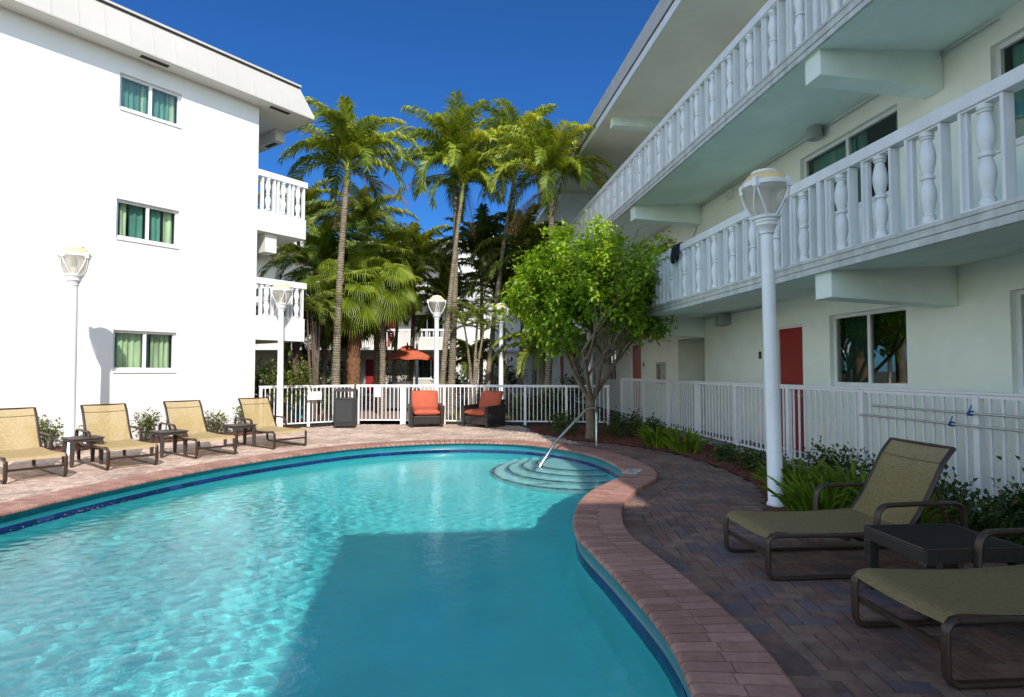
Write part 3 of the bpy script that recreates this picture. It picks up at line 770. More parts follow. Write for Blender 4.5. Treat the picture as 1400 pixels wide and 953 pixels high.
# walkway floor, upper floors
s = MB(); s.box((XF,1.0,-.05),(XN,WY-.003,.058)); s.build('walkway', M['dark_floor'], rb)
bal_proto = MB()
def balus(h):
    b = MB()
    P = [(.050,0),(.050,.055),(.040,.062),(.046,.085),(.034,.10),(.040,.15),(.054,.24),(.058,.31),(.052,.38),(.038,.455),(.034,.475),(.048,.485),(.050,.505),(.046,.52),(.034,.53),(.040,.56),(.055,.66),(.058,.73),(.050,.82),(.036,.895),(.034,.915),(.046,.925),(.048,.94),(.036,.95),(.050,.957),(.050,1.0)]
    b.lathe([(r_*1.24, z*h) for r_, z in P], 18, (.2125,.055,0)); return b
def frame_mb(h):
    b = MB()
    for x in (0,.395): b.box((x,0,0),(x+.03,.105,h))
    for x in (.03,.365): b.box((x,.035,.02),(x+.03,.075,h-.015))     # inner rebate strips
    b.box((.03,.0,0),(.395,.105,.02)); b.box((.03,.004,h-.015),(.395,.101,h)); return b
slabs = []
mesh_cache = {}
for lev, (zo, zi, zt, zr0, zr1) in enumerate([(2.70,2.79,2.87,3.795,3.925),(5.47,5.56,5.66,6.57,6.70)]):
    s = MB()
    s.hexa([(XF,.02,zo),(XN,.02,zo),(XN,WY-.002,zi),(XF,WY-.002,zi)], [(XF,.02,zt),(XN,.02,zt),(XN,WY-.002,zt+.02),(XF,WY-.002,zt+.02)])
    bal = s.build('balcony', M['soffit'], rb)
    s = MB(); s.box((XF,-.02,zo-.012),(XN,.02,zo+.055)); s.box((XF,-.005,zo+.055),(XN,.02,zo+.07)); s.box((XF,-.022,zo+.07),(XN,.02,zt-.03)); s.box((XF,-.035,zt-.03),(XN,.14,zt+.012))
    s.build('slab_edge', M['ledge'], bal, bevel=.004)
    s = MB(); s.box((XF,-.02,zr0),(XN,.13,zr1)); s.build('rail', M['trim'], bal, bevel=.008)
    h = zr0-zt-.016
    x = 8.72; k = 0
    me_f = frame_mb(h); me_b = balus(h-.035)
    fr0 = me_f.build('picket_frame', M['trim'], bal); bl0 = me_b.build('baluster', M['trim'], bal)
    far_f = MB(); far_b = MB()
    mods = []
    x = 5.473+.605*5
    while x > XF+.5:
        mods.append(x); x -= .605
        if len(mods) % 11 == 9: x -= .10
    for q, x in enumerate(mods):
        if q < 47 and x > -16:
            if q == 0: a, b = fr0, bl0
            else:
                a = fr0.copy(); b = bl0.copy(); COL.objects.link(a); COL.objects.link(b); a.parent = bal; b.parent = bal
            a.location = (x,-.005,zt+.013); b.location = (x,-.005,zt+.033)
        else:
            for vv, ff, dst in ((me_f.v, me_f.f, far_f), (me_b.v, me_b.f, far_b)):
                dst.add([(v[0]+x, v[1]-.005, v[2]+zt+.013) for v in vv], ff, False)
    fo = far_f.build('picket_frame', M['trim'], bal); fo['kind'] = 'stuff'
    fo = far_b.build('baluster', M['trim'], bal); fo['kind'] = 'stuff'
    for q in range(8, len(mods)-1, 11):
        ps = MB(); ps.box((mods[q]-.145,-.012,zt+.012),(mods[q]-.075,.11,zr0-.001)); ps.build('railing_post', M['trim'], bal)
    # cantilever beams under the slab, deeper toward the wall
    for bx in (3.35,-3.55,-10.45,-17.3,10.2):
        xx = bx-(.12 if lev else 0); b = MB()
        b.hexa([(xx,.06,zo-.32),(xx+.3,.06,zo-.32),(xx+.3,WY-.004,zi-.49),(xx,WY-.004,zi-.49)], [(xx,.06,zo+.01),(xx+.3,.06,zo+.01),(xx+.3,WY-.004,zi+.01),(xx,WY-.004,zi+.01)])
        b.build('beam', M['soffit'], bal, bevel=.01)
# conduits along the ceiling joint and up the wall
c = MB(); c.tube([(XF,WY-.03,5.50),(4.3,WY-.03,5.50)], .012, 6); c.tube([(-3.5,WY-.02,5.50),(-3.62,WY-.02,5.35),(-3.62,WY-.02,5.0),(-3.9,WY-.02,4.8),(-4.6,WY-.02,4.72)], .011, 6)
c.tube([(XF,WY-.03,2.745),(-.5,WY-.03,2.745)], .010, 6)
c.build('conduit', M['grey_metal'], rb)
for (a,b,z0,z1) in ((-2.95,-1.35,4.0,5.12),(-2.25,-1.5,.08,2.42)):
    c = MB(); c.box((a,WY-.008,z0),(b,WY-.001,z1)); c.build('wall_panel', M['stucco_cream'], rb, bevel=.003)
# roof
s = MB(); s.hexa([(XF,-.14,8.36),(XN,-.14,8.36),(XN,WY+.5,8.42),(XF,WY+.5,8.42)], [(XF,-.14,8.46),(XN,-.14,8.46),(XN,WY+.5,8.5),(XF,WY+.5,8.5)])
s.build('roof_soffit', plain('warm soffit paint', (.84,.82,.72), .8, .06, 1.5, .1, 60), rb)
s = MB(); s.box((XF,-.16,8.36),(XN,-.14,8.56)); s.build('roof_fascia', M['trim'], rb)
s = MB(); s.box((XF,-.165,8.545),(XN,-.14,8.575)); s.build('roof_shadow_gap', M['dark_gap'], rb)
s = MB(); s.box((XF-.1,-.19,8.575),(XN,13,8.98)); rf = s.build('roof', M['metal_roof'], rb)
s = MB()
x = XF
while x < XN: s.box((x,-.198,8.58),(x+.012,-.19,8.97)); x += .6
so2 = s.build('roof_seam', M['metal_seam'], rf); so2['kind'] = 'stuff'
for bx in (-5.3,-12.2,1.6,8.5):
    b = MB(); b.box((bx,.05,8.13),(bx+.28,WY-.004,8.42)); b.build('roof_beam', M['soffit'], rb, bevel=.01)
# wing of the same building that closes the court behind the viewer
wg = MB(); wg.box((14.4,-3.33,-.05),(22,3,8.45)); wgo = wg.build('wing', M['stucco_cream'], rb)
wg = MB(); wg.box((14.25,-3.48,8.45),(22.2,3.2,8.98)); wg.build('wing_roof', M['metal_roof'], wgo)

# things fixed to the right building
def wall_light(x, z, label, r_=.11, h=.2):
    p = RW(x, WY-.16); t = thing('ceiling_light', label, 'light', (*p, z), RZR, 'lights under the balconies')
    b = MB(); b.lathe([(r_*.5,0),(r_,.0),(r_*1.02,-.02),(r_,-h),(r_*.96,-h-.004),(r_*.9,-h-.004)], 20); b.build('housing', M['grey_metal'], t)
    b = MB(); b.lathe([(.001,-h+.02),(r_*.9,-h+.02)], 20, cap=False); b.build('lens', M['frosted'], t)
    b = MB(); b.box((-.03,.05,-.14),(.03,.155,-.02)); b.build('bracket', M['grey_metal'], t)
wall_light(1.2, 5.545, 'grey drum light under upper balcony above the long curtained window')
wall_light(-4.0, 5.545, 'grey drum light under upper balcony with bent conduit beside it')
wall_light(-4.4, 8.405, 'grey drum light under roof soffit, nearer of the top floor pair')
wall_light(-9.2, 8.405, 'grey drum light under roof soffit, farther of the top floor pair')
def small_box(name, x, z, sx, sz, label, cat, mat='stucco_cream', d=.06, slots=3):
    p = RW(x, WY); t = thing(name, label, cat, (*p, z), RZR)
    b = MB(); b.box((0,-d,0),(sx,-.002,sz)); b.build('case', M[mat], t, bevel=.006)
    b = MB()
    for k in range(slots): b.box((sx*.12,-d-.003,sz*(.18+.22*k)),(sx*.88,-d-.0005,sz*(.24+.22*k)))
    if slots: b.build('slots', M['grey_metal'], t)
    return t
small_box('vent_box', -2.05, 5.26, .26, .2, 'small cream vent box on wall under upper balcony', 'vent')
small_box('vent_box', -2.75, 2.52, .26, .18, 'small cream vent box on wall beside grey ground floor light', 'vent')
t = thing('wall_light', 'square grey light box high on wall above cream panel at ground floor', 'light', (*RW(-2.35,WY),2.50), RZR)
b = MB(); b.box((0,-.2,0),(.36,-.002,.23)); b.build('housing', M['grey_metal'], t, bevel=.012)
b = MB(); b.box((.03,-.18,-.004),(.33,-.02,-.0005)); b.build('lens', M['frosted'], t)
small_box('room_plaque', -.88, 1.74, .09, .14, 'dark room plaque on wall left of nearest red door', 'sign', 'plaque', .015, 0)
small_box('room_plaque', -7.55, 1.62, .09, .14, 'dark room plaque on wall right of red door by green tree', 'sign', 'plaque', .015, 0)
t = thing('extinguisher_cabinet', 'white fire extinguisher cabinet on wall beside dark passage', 'cabinet', (*RW(-6.05,WY),1.12), RZR)
b = MB()
b.box((0,-.16,0),(.04,-.002,.62)); b.box((.30,-.16,0),(.34,-.002,.62)); b.box((.04,-.16,.58),(.30,-.002,.62)); b.box((.04,-.16,0),(.30,-.002,.04)); b.box((.04,-.03,.04),(.30,-.003,.58)); b.build('case', M['grey_metal'], t)
b = MB(); b.lathe([(.05,.0),(.06,.02),(.06,.34),(.03,.4),(.022,.44)], 14, (.17,-.095,.05)); b.build('cylinder', plain('red enamel', (.35,.02,.02), .3, .1), t)
# dark cap and towel on the middle rail
t = thing('towel', 'black towel hung over the middle balcony rail above the green tree', 'towel', (*RW(-.72,0),3.935), RZR)
b = MB(); n = 10; vs = []
for i in range(n+1):
    x = -.17+.34*i/n
    pr = [(.15,-.30),(.15,-.06),(.13,.012),(.05,.03),(-.03,.016),(-.045,-.08),(-.055,-.22),(-.05,-.30-.04*math.sin(i*1.1))]
    for (yy, zz) in pr: vs.append((x+.02*math.sin(i*2+zz*9), yy+.012*math.sin(i*1.7+zz*6), zz))
m = 8; b.add(vs, [(i*m+k, (i+1)*m+k, (i+1)*m+k+1, i*m+k+1) for i in range(n) for k in range(m-1)], True)
o = b.build('cloth', M['black_cloth'], t)
sm_ = o.modifiers.new('thick', 'SOLIDIFY'); sm_.thickness = .02; sm_.offset = 1

# ------------------------------------------------------------------ REAR BUILDING
YB = 34.0
bb = thing('courtyard_building', 'cream building across the courtyard seen between palm trunks behind parasol', 'building', (0, YB, 0))
mb = MB()
dh = [(-9.0,-8.0,.1,2.25),(-7.95,-7.0,2.95,5.05)]
wh = [(-6.0,-3.9,1.0,2.3),(-6.2,-4.2,3.5,5.0),(-11.4,-9.7,3.5,5.0),(-11.9,-10.2,1.0,2.3)]
holed_wall(mb, -20, -3.2, -.05, 8.6, 1.7, [d+(.1,) for d in dh]+[h+(.12,) for h in wh])
mb.build('wall', plain('dull cream stucco', (.60,.57,.50), .85, .08, 1.0, .2, 60), bb)
for d in dh: door(bb, *d, 1.7)
for i, h in enumerate(wh): window(bb, *h, 1.7, [(.05,.4,'curtain_green')], 200+i, .5, 'glass_dark')
for zo in (2.72, 5.5):
    s = MB(); s.box((-20,0,zo),(-3.3,1.69,zo+.16)); bal = s.build('balcony', M['stucco_white'], bb)
    s = MB(); s.box((-20,-.02,zo+1.1),(-3.3,.12,zo+1.22)); s.build('rail', M['trim'], bal)
    s = MB(); x = -19.9
    while x < -3.5:
        s.box((x,0,zo+.16),(x+.045,.1,zo+1.1)); s.lathe([(.05,0),(.035,.1),(.055,.3),(.03,.46),(.055,.7),(.035,.88),(.05,.94)], 6, (x+.24,.05,zo+.16)); x += .45
    so_ = s.build('balusters', M['trim'], bal); so_['kind'] = 'stuff'
s = MB(); s.box((-20.3,-.4,8.6),(-3.0,8,9.05)); s.build('roof', M['metal_roof'], bb)
s = MB(); s.box((-3.3,-.6,-.05),(2.2,6,8.75)); s.build('stair_tower', M['stucco_white'], bb)
s = MB(); s.box((-2.0,-.5,8.75),(-.9,4,9.5)); s.box((-3.4,-.75,2.6),(.4,-.6,2.72)); s.box((-3.5,-.8,8.75),(2.3,6,8.95)); s.build('parapet', M['stucco_white'], bb)

# ------------------------------------------------------------------ LAMP POSTS
def make_lamp(label):
    t = thing('lamp_post', label, 'lamp', (0,0,0), 0, 'white garden lamp posts')
    H = 3.78
    b = MB(); b.lathe([(.10,0),(.10,.03),(.083,.05),(.080,1.2),(.066,H-.74),(.066,H-.735)], 24); b.build('pole', M['lamp_white'], t)
    b = MB(); z = H-.745
    b.lathe([(.068,z),(.082,z+.01),(.084,z+.05),(.092,z+.06),(.105,z+.09),(.118,z+.10),(.118,z+.13),(.128,z+.14),(.128,z+.165),(.15,z+.175),(.155,z+.205),(.14,z+.21)], 28); b.build('collar', M['lamp_white'], t)
    zg = z+.21; zt = H-.215
    b = MB(); b.lathe([(.125,zg),(.15,zg+.04),(.195,zg+.14),(.222,zg+.24),(.236,zt-.02),(.238,zt)], 32, cap=False); b.build('globe', M['frosted'], t)
    b = MB(); b.lathe([(.06,zg-.02),(.06,zg+.1),(.05,zg+.12),(.035,zg+.14),(.05,zg+.2),(.05,zg+.27),(.02,zg+.31)], 16); b.build('bulb', M['bulb'], t)
    b = MB(); b.lathe([(.238,zt-.005),(.252,zt),(.256,zt+.02),(.254,zt+.05),(.236,zt+.055)], 36); b.build('ring', M['lamp_white'], t)
    b = MB(); b.lathe([(.236,zt+.05),(.228,zt+.085),(.195,zt+.13),(.15,zt+.16),(.14,zt+.162)], 32); b.build('dome', M['dome'], t)
    b = MB(); b.lathe([(.145,zt+.158),(.148,zt+.185),(.11,zt+.198),(.04,zt+.202),(.03,zt+.215),(.005,zt+.22)], 28); b.build('finial', M['lamp_white'], t)
    b = MB()
    for k in range(4):
        a0 = k*math.pi/2+.5
        for sgn in (-1,1):
            pts = []
            for q in range(9):
                u = q/8; zz = zg-.02+(zt+.02-zg+.02)*u; rr = .148+.112*math.sin(min(1,u*1.05)*math.pi/2)
                a = a0+sgn*(.42*(1-u)**1.5+.03)
                pts.append((rr*math.cos(a), rr*math.sin(a), zz))
            b.tube(pts, .009, 6)
        b.box((.25*math.cos(a0)-.03,.25*math.sin(a0)-.03,zt-.03),(.25*math.cos(a0)+.03,.25*math.sin(a0)+.03,zt+.075))
    b.build('ribs', M['lamp_white'], t)
    return t
lamp0 = make_lamp('large white lamp post with cream domed lantern standing before shaded balconies')
lamp0.location = (2.93,6.553,0); lamp0.rotation_euler = (R(-.3),R(-1.0),.3)
for (x, y, lab, rz) in [(-7.94,10.55,'white lamp post against bare sunlit wall behind brown side table',.9),
    (-5.98,15.12,'white lamp post beside the farthest tan lounger in front of left balconies',.2),
    (-2.27,17.6,'white lamp post behind fence between orange chair and palm trunks',1.3),
    (-.37,19.6,'white lamp post partly shaded among slender trunks behind dark wicker chair',.6),
    (-6.6,19.6,'greyish lamp post in shade left of leaning palm trunk',.4),
    (-4.96,30.5,'small distant white lamp post right above orange parasol',.2),
    (1.87,14.03,'white lamp post half hidden by the green tree trunk',.0)]:
    dup(lamp0, lab, None, (x,y,0), rz).rotation_euler = (0,0,rz)

# ------------------------------------------------------------------ FENCES
def fence(name, label, cat, origin, rz, x0, x1, z0, z1, posts, pitch=.1375, pk=.022, pw=.07, ff=0):
    t = thing(name, label, cat, (origin[0], origin[1], 0), rz)
    for i in range(len(posts)):
        p = MB(); p.box((posts[i]-pw/2,-pw/2,.0),(posts[i]+pw/2,pw/2,z1-.02)); p.build('post', M['fence'], t, bevel=.004)
    for i in range(len(posts)-1):
        a, b = posts[i]+pw/2, posts[i+1]-pw/2; m = MB()
        m.box((a,-.018,z1-.055),(b,.018,z1-.02)); m.box((a,-.016,z0),(b,.016,z0+.035))
        n = max(1, round((posts[i+1]-posts[i])/pitch)-1)
        for k in range(1, n+1):
            x = posts[i]+(posts[i+1]-posts[i])*k/(n+1); m.box((x-pk/2,-pk/2,z0+.035),(x+pk/2,pk/2,z1-.055))
        m.build('picket_panel', M['fence'], t)
    m = MB(); m.box((posts[0]-.05,-.03,z1-.018),(posts[-1]+.05,.03,z1+.012)); m.build('top_rail', M['fence'], t, bevel=.005)
    return t
rf_posts = [-1.95]+[1.65*k for k in range(0, 10)]
fr = fence('metal_fence', 'white picket fence on low kerb in front of right building walkway', 'fence', FX0, RZR, 0, 0, .13, 1.27, rf_posts)
k = MB(); k.box((-2.0,-.07,-.04),(14.95,.07,.085)); k.build('kerb', M['concrete'], fr, bevel=.01)
def line_fence(label, p, q, n, z0=.09, z1=1.1):
    p = Vector(p); q = Vector(q); d = q-p; L = d.length
    return fence('metal_fence', label, 'fence', p, math.atan2(d.y, d.x), 0, 0, z0, z1, [L*i/n for i in range(n+1)], pitch=.112, pk=.02)
line_fence('short angled white picket fence between building corner and trash bin', (-6.45,15.05), (-4.5,16.52), 2)
line_fence('white picket fence behind the two orange cushioned chairs', (-3.02,16.55), (2.62,16.0), 5)
gt = fence('metal_gate', 'white picket gate with a blank white notice board right of bin', 'gate', (-4.4,16.55), 0, 0, 0, .1, 1.1, [.06,1.3], pitch=.112, pw=.09)
s = MB(); s.box((.52,-.03,.76),(.70,-.013,1.06)); s.build('notice_board', M['sign_white'], gt, bevel=.003)
s = MB(); s.box((.53,-.0345,.80),(.69,-.0305,.801)); s.build('hinge', M['fence'], gt)
t = thing('lock_box', 'white lock box on fence post left of trash bin', 'box', (-5.36,15.84,.72), math.atan2(1.47,1.95))
s = MB(); s.box((-.19,-.10,0),(.19,-.04,.22)); s.build('case', M['sign_white'], t, bevel=.006)
s = MB(); s.lathe([(.02,0),(.02,.01)], 10); s.v = [(v[0]+.11, -.1005-v[2], .11+v[1]) for v in s.v]; s.build('lock', M['grey_metal'], t)
# pool poles tied to the fence
for (x, z, L, lab) in ((8.5,1.06,5.2,'upper of two long aluminium pool poles tied along right fence'),(8.27,.93,5.4,'lower of two long aluminium pool poles tied along right fence')):
    p = FW(x,-.062); t = thing('pool_pole', lab, 'pole', (*p, z), RZR, None)
    b = MB(); b.tube([(0,0,0),(L*.42,0,.002)], .013, 10); b.build('inner_tube', M['alu'], t)
    b = MB(); b.tube([(L*.40,0,.002),(L,0,.0)], .017, 10); b.build('outer_tube', M['alu'], t)
    b = MB()
    for k in range(3): b.tube([(1.35+.012*k+.018*math.cos(a)*.3, .03*math.sin(a)+.012, .024*math.cos(a)) for a in [i*math.pi/5 for i in range(10)]], .005, 5, closed=True)
    b.tube([(1.36,-.012,.02),(1.39,-.02,.05),(1.40,-.015,.085)], .006, 5); b.build('tie', M['blue_tie'], t)

# ------------------------------------------------------------------ LOUNGERS
def arc(c, r_, a0, a1, n, y):
    return [(c[0]+r_*math.cos(R(a0+(a1-a0)*i/n)), y, c[1]+r_*math.sin(R(a0+(a1-a0)*i/n))) for i in range(n+1)]
def make_lounger(label, rec=58, cloth='sling'):
    t = thing('sun_lounger', label, 'sun lounger', (0,0,0), 0, 'tan sling sun loungers')
    Wd = .66; SZ = .335; JX = 1.08
    fr_ = R(rec); BL = .70
    yN, yF = -Wd/2, Wd/2
    for y in (yN, yF):
        b = MB()
        # foot loop: leg down, runner on the ground, rear leg up
        pts = arc((.055,SZ-.075),.055,90,180,4,y)+arc((.06,.075),.06,180,270,4,y)
        pts += [(.8,y,.015)]+arc((1.42,.075),.06,-90,0,4,y)+[(1.48,y,.30)]
        b.tube(pts, .017, 8, flat=1.5, up=(0,0,1)); b.build('leg_loop', M['frame_bronze'], t)
        s = -1 if y < 0 else 1
        b = MB(); yo = y+s*.012
        b.tube([(.055,yo,SZ-.02),(.3,yo,SZ-.02),(.72,yo,SZ-.03),(1.48,yo,SZ-.035)], .015, 8, flat=1.4); b.build('side_rail', M['frame_bronze'], t)
        b = MB(); ya = y+s*.035
        b.tube([(.80,ya,SZ-.06),(.805,ya,SZ+.05)]+arc((.90,SZ+.10),.09,180,90,5,ya)+[(1.15,ya,SZ+.195),(1.42,ya,SZ+.195),(1.47,ya,SZ+.17),(1.485,ya,SZ+.1),(1.485,ya,.2)], .018, 8, flat=1.5); b.build('armrest', M['frame_bronze'], t)
    for xx, zz, ww, hh in ((.02,.17,.022,.034),(.62,SZ-.06,.03,.03),(1.44,.24,.03,.03),(JX,SZ-.05,.03,.03)):
        b = MB(); b.bar((xx,yN+.01,zz),(xx,yF-.01,zz),ww,hh); b.build('crossbar', M['frame_bronze'], t)
    def surf(profile, y0, y1, sag):
        m = MB(); ny = 10; vs = []
        for (x, z, nx, nz) in profile:
            for k in range(ny+1):
                u = k/ny; d = -sag*4*u*(1-u)
                vs.append((x+nx*d, y0+(y1-y0)*u, z+nz*d))
        m.add(vs, [(i*(ny+1)+k, (i+1)*(ny+1)+k, (i+1)*(ny+1)+k+1, i*(ny+1)+k+1) for i in range(len(profile)-1) for k in range(ny)], True)
        return m
    pr = [(-.005,SZ-.035,0,1),(.02,SZ-.005,0,1),(.07,SZ+.008,0,1)]+[(.07+(JX-.07)*i/12, SZ+.008-.02*math.sin(math.pi*i/12), 0, 1) for i in range(1,13)]
    surf(pr, yN+.006, yF-.006, .012).build('seat_sling', M[cloth], t)
    bx, bz = [], []
    pb = []; x, z = JX, SZ+.005; a = fr_*.82
    for i in range(15):
        u = i/14
        a = fr_*(.86+.22*math.sin(u*math.pi*.9)) if u < .72 else fr_*(1.0-.9*(u-.72))
        pb.append((x, z, -math.sin(a), math.cos(a))); x += math.cos(a)*BL/14; z += math.sin(a)*BL/14
    bs = surf(pb, yN+.02, yF-.02, .015).build('back_sling', M[cloth], t)
    # darker stitched welt across the head end
    m = MB(); i0 = 11; p_ = pb[i0]
    m.tube([(p_[0]-p_[2]*.015*4*u*(1-u)+p_[2]*.006, yN+.03+(Wd-.06)*u, p_[1]-p_[3]*.015*4*u*(1-u)+p_[3]*.006) for u in [k/12 for k in range(13)]], .0045, 6); m.build('welt', sling_welt, bs)
    for y in (yN+.015, yF-.015):
        b = MB(); b.tube([(p[0]+.006, y, p[1]-.004) for p in pb], .015, 8, flat=1.4); b.build('back_rail', M['frame_bronze'], t)
    b = MB(); b.tube([(pb[-1][0]+.006,yN+.015,pb[-1][1]-.004),(pb[-1][0]+.006,yF-.015,pb[-1][1]-.004)], .012, 8)
    for y in (yN+.03, yF-.03): b.tube([(pb[8][0]+.02,y,pb[8][1]-.02),(1.43,y,.26)], .01, 6)
    b.build('back_support', M['frame_bronze'], t)
    return t
sling_welt = plain('brown welt', (.20,.14,.06), .8, .1)
lng = make_lounger('tan sling lounger with shade-darkened cloth on pavers beside large lamp post', 58, 'sling_shaded')
def place_by_feet(o, a, b):
    a = Vector(a); b = Vector(b); m = (a+b)/2; d = (b-a).normalized()
    # lounger local +y runs along a -> b reversed so that +x points away from the pool
    ax = Vector((d.y, -d.x)); o.location = (m.x, m.y, .002); o.rotation_euler = (0,0,math.atan2(ax.y, ax.x))
def set_l(o, foot, heading):
    o.location = (foot[0], foot[1], .002); o.rotation_euler = (0,0,heading)
set_l(lng, (1.80,4.565), R(5))
o = dup(lng, 'tan sling lounger with shade-darkened cloth cut off by the right edge, nearest the viewer'); set_l(o, (2.03,3.15), R(4))
hd = math.atan2(.615,-.79); pale = None
for a, b, lab in [((-6.64,7.79),(-6.346,8.305),'pale tan lounger at the left edge, nearest of the poolside row'),
    ((-5.996,8.829),(-5.713,9.373),'pale tan lounger with the lamp post shadow on its back'),
    ((-5.313,9.989),(-4.986,10.534),'pale tan lounger between two brown side tables, third from the left edge'),
    ((-4.484,11.205),(-4.154,11.725),'pale tan lounger nearest the fence and the building corner')]:
    o = pale = make_lounger(lab) if pale is None else dup(pale, lab)
    m = (Vector(a)+Vector(b))/2; set_l(o, m, hd+rng.uniform(-.03,.03))

# side tables of brown resin
def make_side_table(label):
    t = thing('side_table', label, 'side table', (0,0,0), 0, 'brown resin side tables between the loungers')
    b = MB(); b.box((-.23,-.23,.415),(.23,.23,.44)); b.box((-.215,-.215,.375),(.215,-.20,.415)); b.box((-.215,.20,.375),(.215,.215,.415)); b.box((-.215,-.2,.375),(-.2,.2,.415)); b.box((.2,-.2,.375),(.215,.2,.415))
    b.build('tabletop', M['plastic_brown'], t, bevel=.012)
    for sx in (-1,1):
        for sy in (-1,1):
            b = MB(); x, y = sx*.195, sy*.195; w1_, w2_ = .032, .022
            b.hexa([(x-w2_,y-w2_,0),(x+w2_,y-w2_,0),(x+w2_,y+w2_,0),(x-w2_,y+w2_,0)], [(x*.98-w1_,y*.98-w1_,.376),(x*.98+w1_,y*.98-w1_,.376),(x*.98+w1_,y*.98+w1_,.376),(x*.98-w1_,y*.98+w1_,.376)]); b.build('leg', M['plastic_brown'], t, bevel=.006)
    return t
st_ = make_side_table('brown side table in front of the left lamp post')
st_.location = (-6.87,9.42,.002); st_.rotation_euler = (0,0,hd)
dup(st_, 'brown side table between second and third tan loungers', None, (-6.08,10.42,.002), hd+.04)
dup(st_, 'brown side table between third and fourth tan loungers', None, (-5.38,11.62,.002), hd-.03)
# wicker table by the shaded loungers
t = thing('wicker_table', 'dark woven wicker side table between the two shaded loungers', 'side table', (2.80,3.88,.002), R(4))
b = MB(); b.box((-.31,-.27,.395),(.31,.27,.42)); b.build('tabletop', plain('woven dark tabletop', (.026,.021,.019), .7, .2, 30, .3, 220, spec=.15), t, bevel=.006)
b = MB(); b.box((-.32,-.285,.33),(.32,-.27,.421)); b.box((-.32,.27,.33),(.32,.285,.421)); b.box((-.325,-.27,.33),(-.31,.27,.421)); b.box((.31,-.27,.33),(.325,.27,.421)); b.build('apron', M['wicker'], t, bevel=.005)
for sx in (-1,1):
    for sy in (-1,1):
        b = MB(); x, y = sx*.29, sy*.252; b.box((x-.032,y-.032,0),(x+.032,y+.032,.33)); b.build('leg', M['wicker'], t, bevel=.005)

# ------------------------------------------------------------------ ARMCHAIRS, BIN, PARASOL
def make_armchair(label):
    t = thing('armchair', label, 'armchair', (0,0,0), 0, 'wicker armchairs with orange cushions')
    b = MB()
    b.box((-.36,-.34,.08),(.36,.36,.30))
    for s in (-1,1):
        x0, x1 = sorted((s*.36, s*.45))
        b.hexa([(x0,-.37,.06),(x1,-.37,.06),(x1,.40,.06),(x0,.40,.06)], [(x0-.01*(s<0),-.37,.56),(x1+.02*(s>0)-.02*(s<0),-.37,.56),(x1+.02*(s>0)-.02*(s<0),.40,.60),(x0,.40,.60)])
    b.hexa([(-.36,.34,.06),(.36,.34,.06),(.36,.43,.06),(-.36,.43,.06)], [(-.36,.44,.72),(.36,.44,.72),(.36,.52,.72),(-.36,.52,.72)])
    b.build('wicker_frame', M['wicker'], t, bevel=.02)
    for sx in (-1,1):
        for sy in (-.33,.36):
            l = MB(); l.box((sx*.40-.025,sy-.025,0),(sx*.40+.025,sy+.025,.065)); l.build('leg', M['frame_bronze'], t)
    def cushion(w, d, h, mtx, nm):
        m = MB(); n = 10; vs = []
        for side in (1,-1):
            for i in range(n+1):
                for j in range(n+1):
                    u = i/n*2-1; v = j/n*2-1
                    e = (1-abs(u)**5)*(1-abs(v)**5); hh = side*h/2*(.30+.70*e**.4)
                    vs.append(mtx @ Vector((u*w/2*(1-.02*(v*v)), v*d/2*(1-.02*u*u), hh)))
        k = (n+1)**2; fs = []
        for i in range(n):
            for j in range(n):
                a = i*(n+1)+j; fs.append((a,a+n+1,a+n+2,a+1)); fs.append((k+a+1,k+a+n+2,k+a+n+1,k+a))
        ed = [j for j in range(n+1)]+[i*(n+1)+n for i in range(1,n+1)]+[n*(n+1)+j for j in range(n-1,-1,-1)]+[i*(n+1) for i in range(n-1,0,-1)]
        for q in range(len(ed)):
            a, b_ = ed[q], ed[(q+1) % len(ed)]; fs.append((a,b_,k+b_,k+a))
        m.add(vs, fs, True); return m.build(nm, M['cushion'], t, angle=70)
    cushion(.70,.68,.17, Matrix.Translation((0,-.03,.385)), 'seat_cushion')
    cushion(.74,.56,.18, Matrix.Translation((0,.31,.68)) @ Matrix.Rotation(R(72),4,'X'), 'back_cushion')
    return t
ac = make_armchair('sunlit wicker armchair with plain orange cushions next to the gate')
ac.location = (-2.34,15.95,.002); ac.rotation_euler = (0,0,R(14))
dup(ac, 'wicker armchair with leaf shadows on orange cushions, facing left', None, (-.78,15.85,.002), R(-38))
t = thing('trash_bin', 'dark square trash bin with open slotted top by the gate', 'trash bin', (-4.42,15.62,.002), R(6))
b = MB(); b.box((-.27,-.25,.04),(.27,.25,.74)); b.box((-.28,-.26,.74),(.28,.26,.78)); b.box((-.22,-.2,0),(.22,.2,.04)); b.build('body', M['bin_dark'], t, bevel=.012)
b = MB(); b.box((-.21,-.262,.16),(.21,-.25,.68)); b.build('front_panel', M['bin_panel'], t, bevel=.004)
for sx in (-1,1):
    for sy in (-1,1):
        b = MB(); b.box((sx*.25-.025,sy*.23-.025,.78),(sx*.25+.025,sy*.23+.025,.96)); b.build('corner_post', M['bin_dark'], t)
b = MB(); b.hexa([(-.29,-.27,.955),(.29,-.27,.955),(.29,.27,.955),(-.29,.27,.955)], [(-.25,-.23,1.02),(.25,-.23,1.02),(.25,.23,1.02),(-.25,.23,1.02)]); b.build('lid', M['bin_dark'], t, bevel=.008)

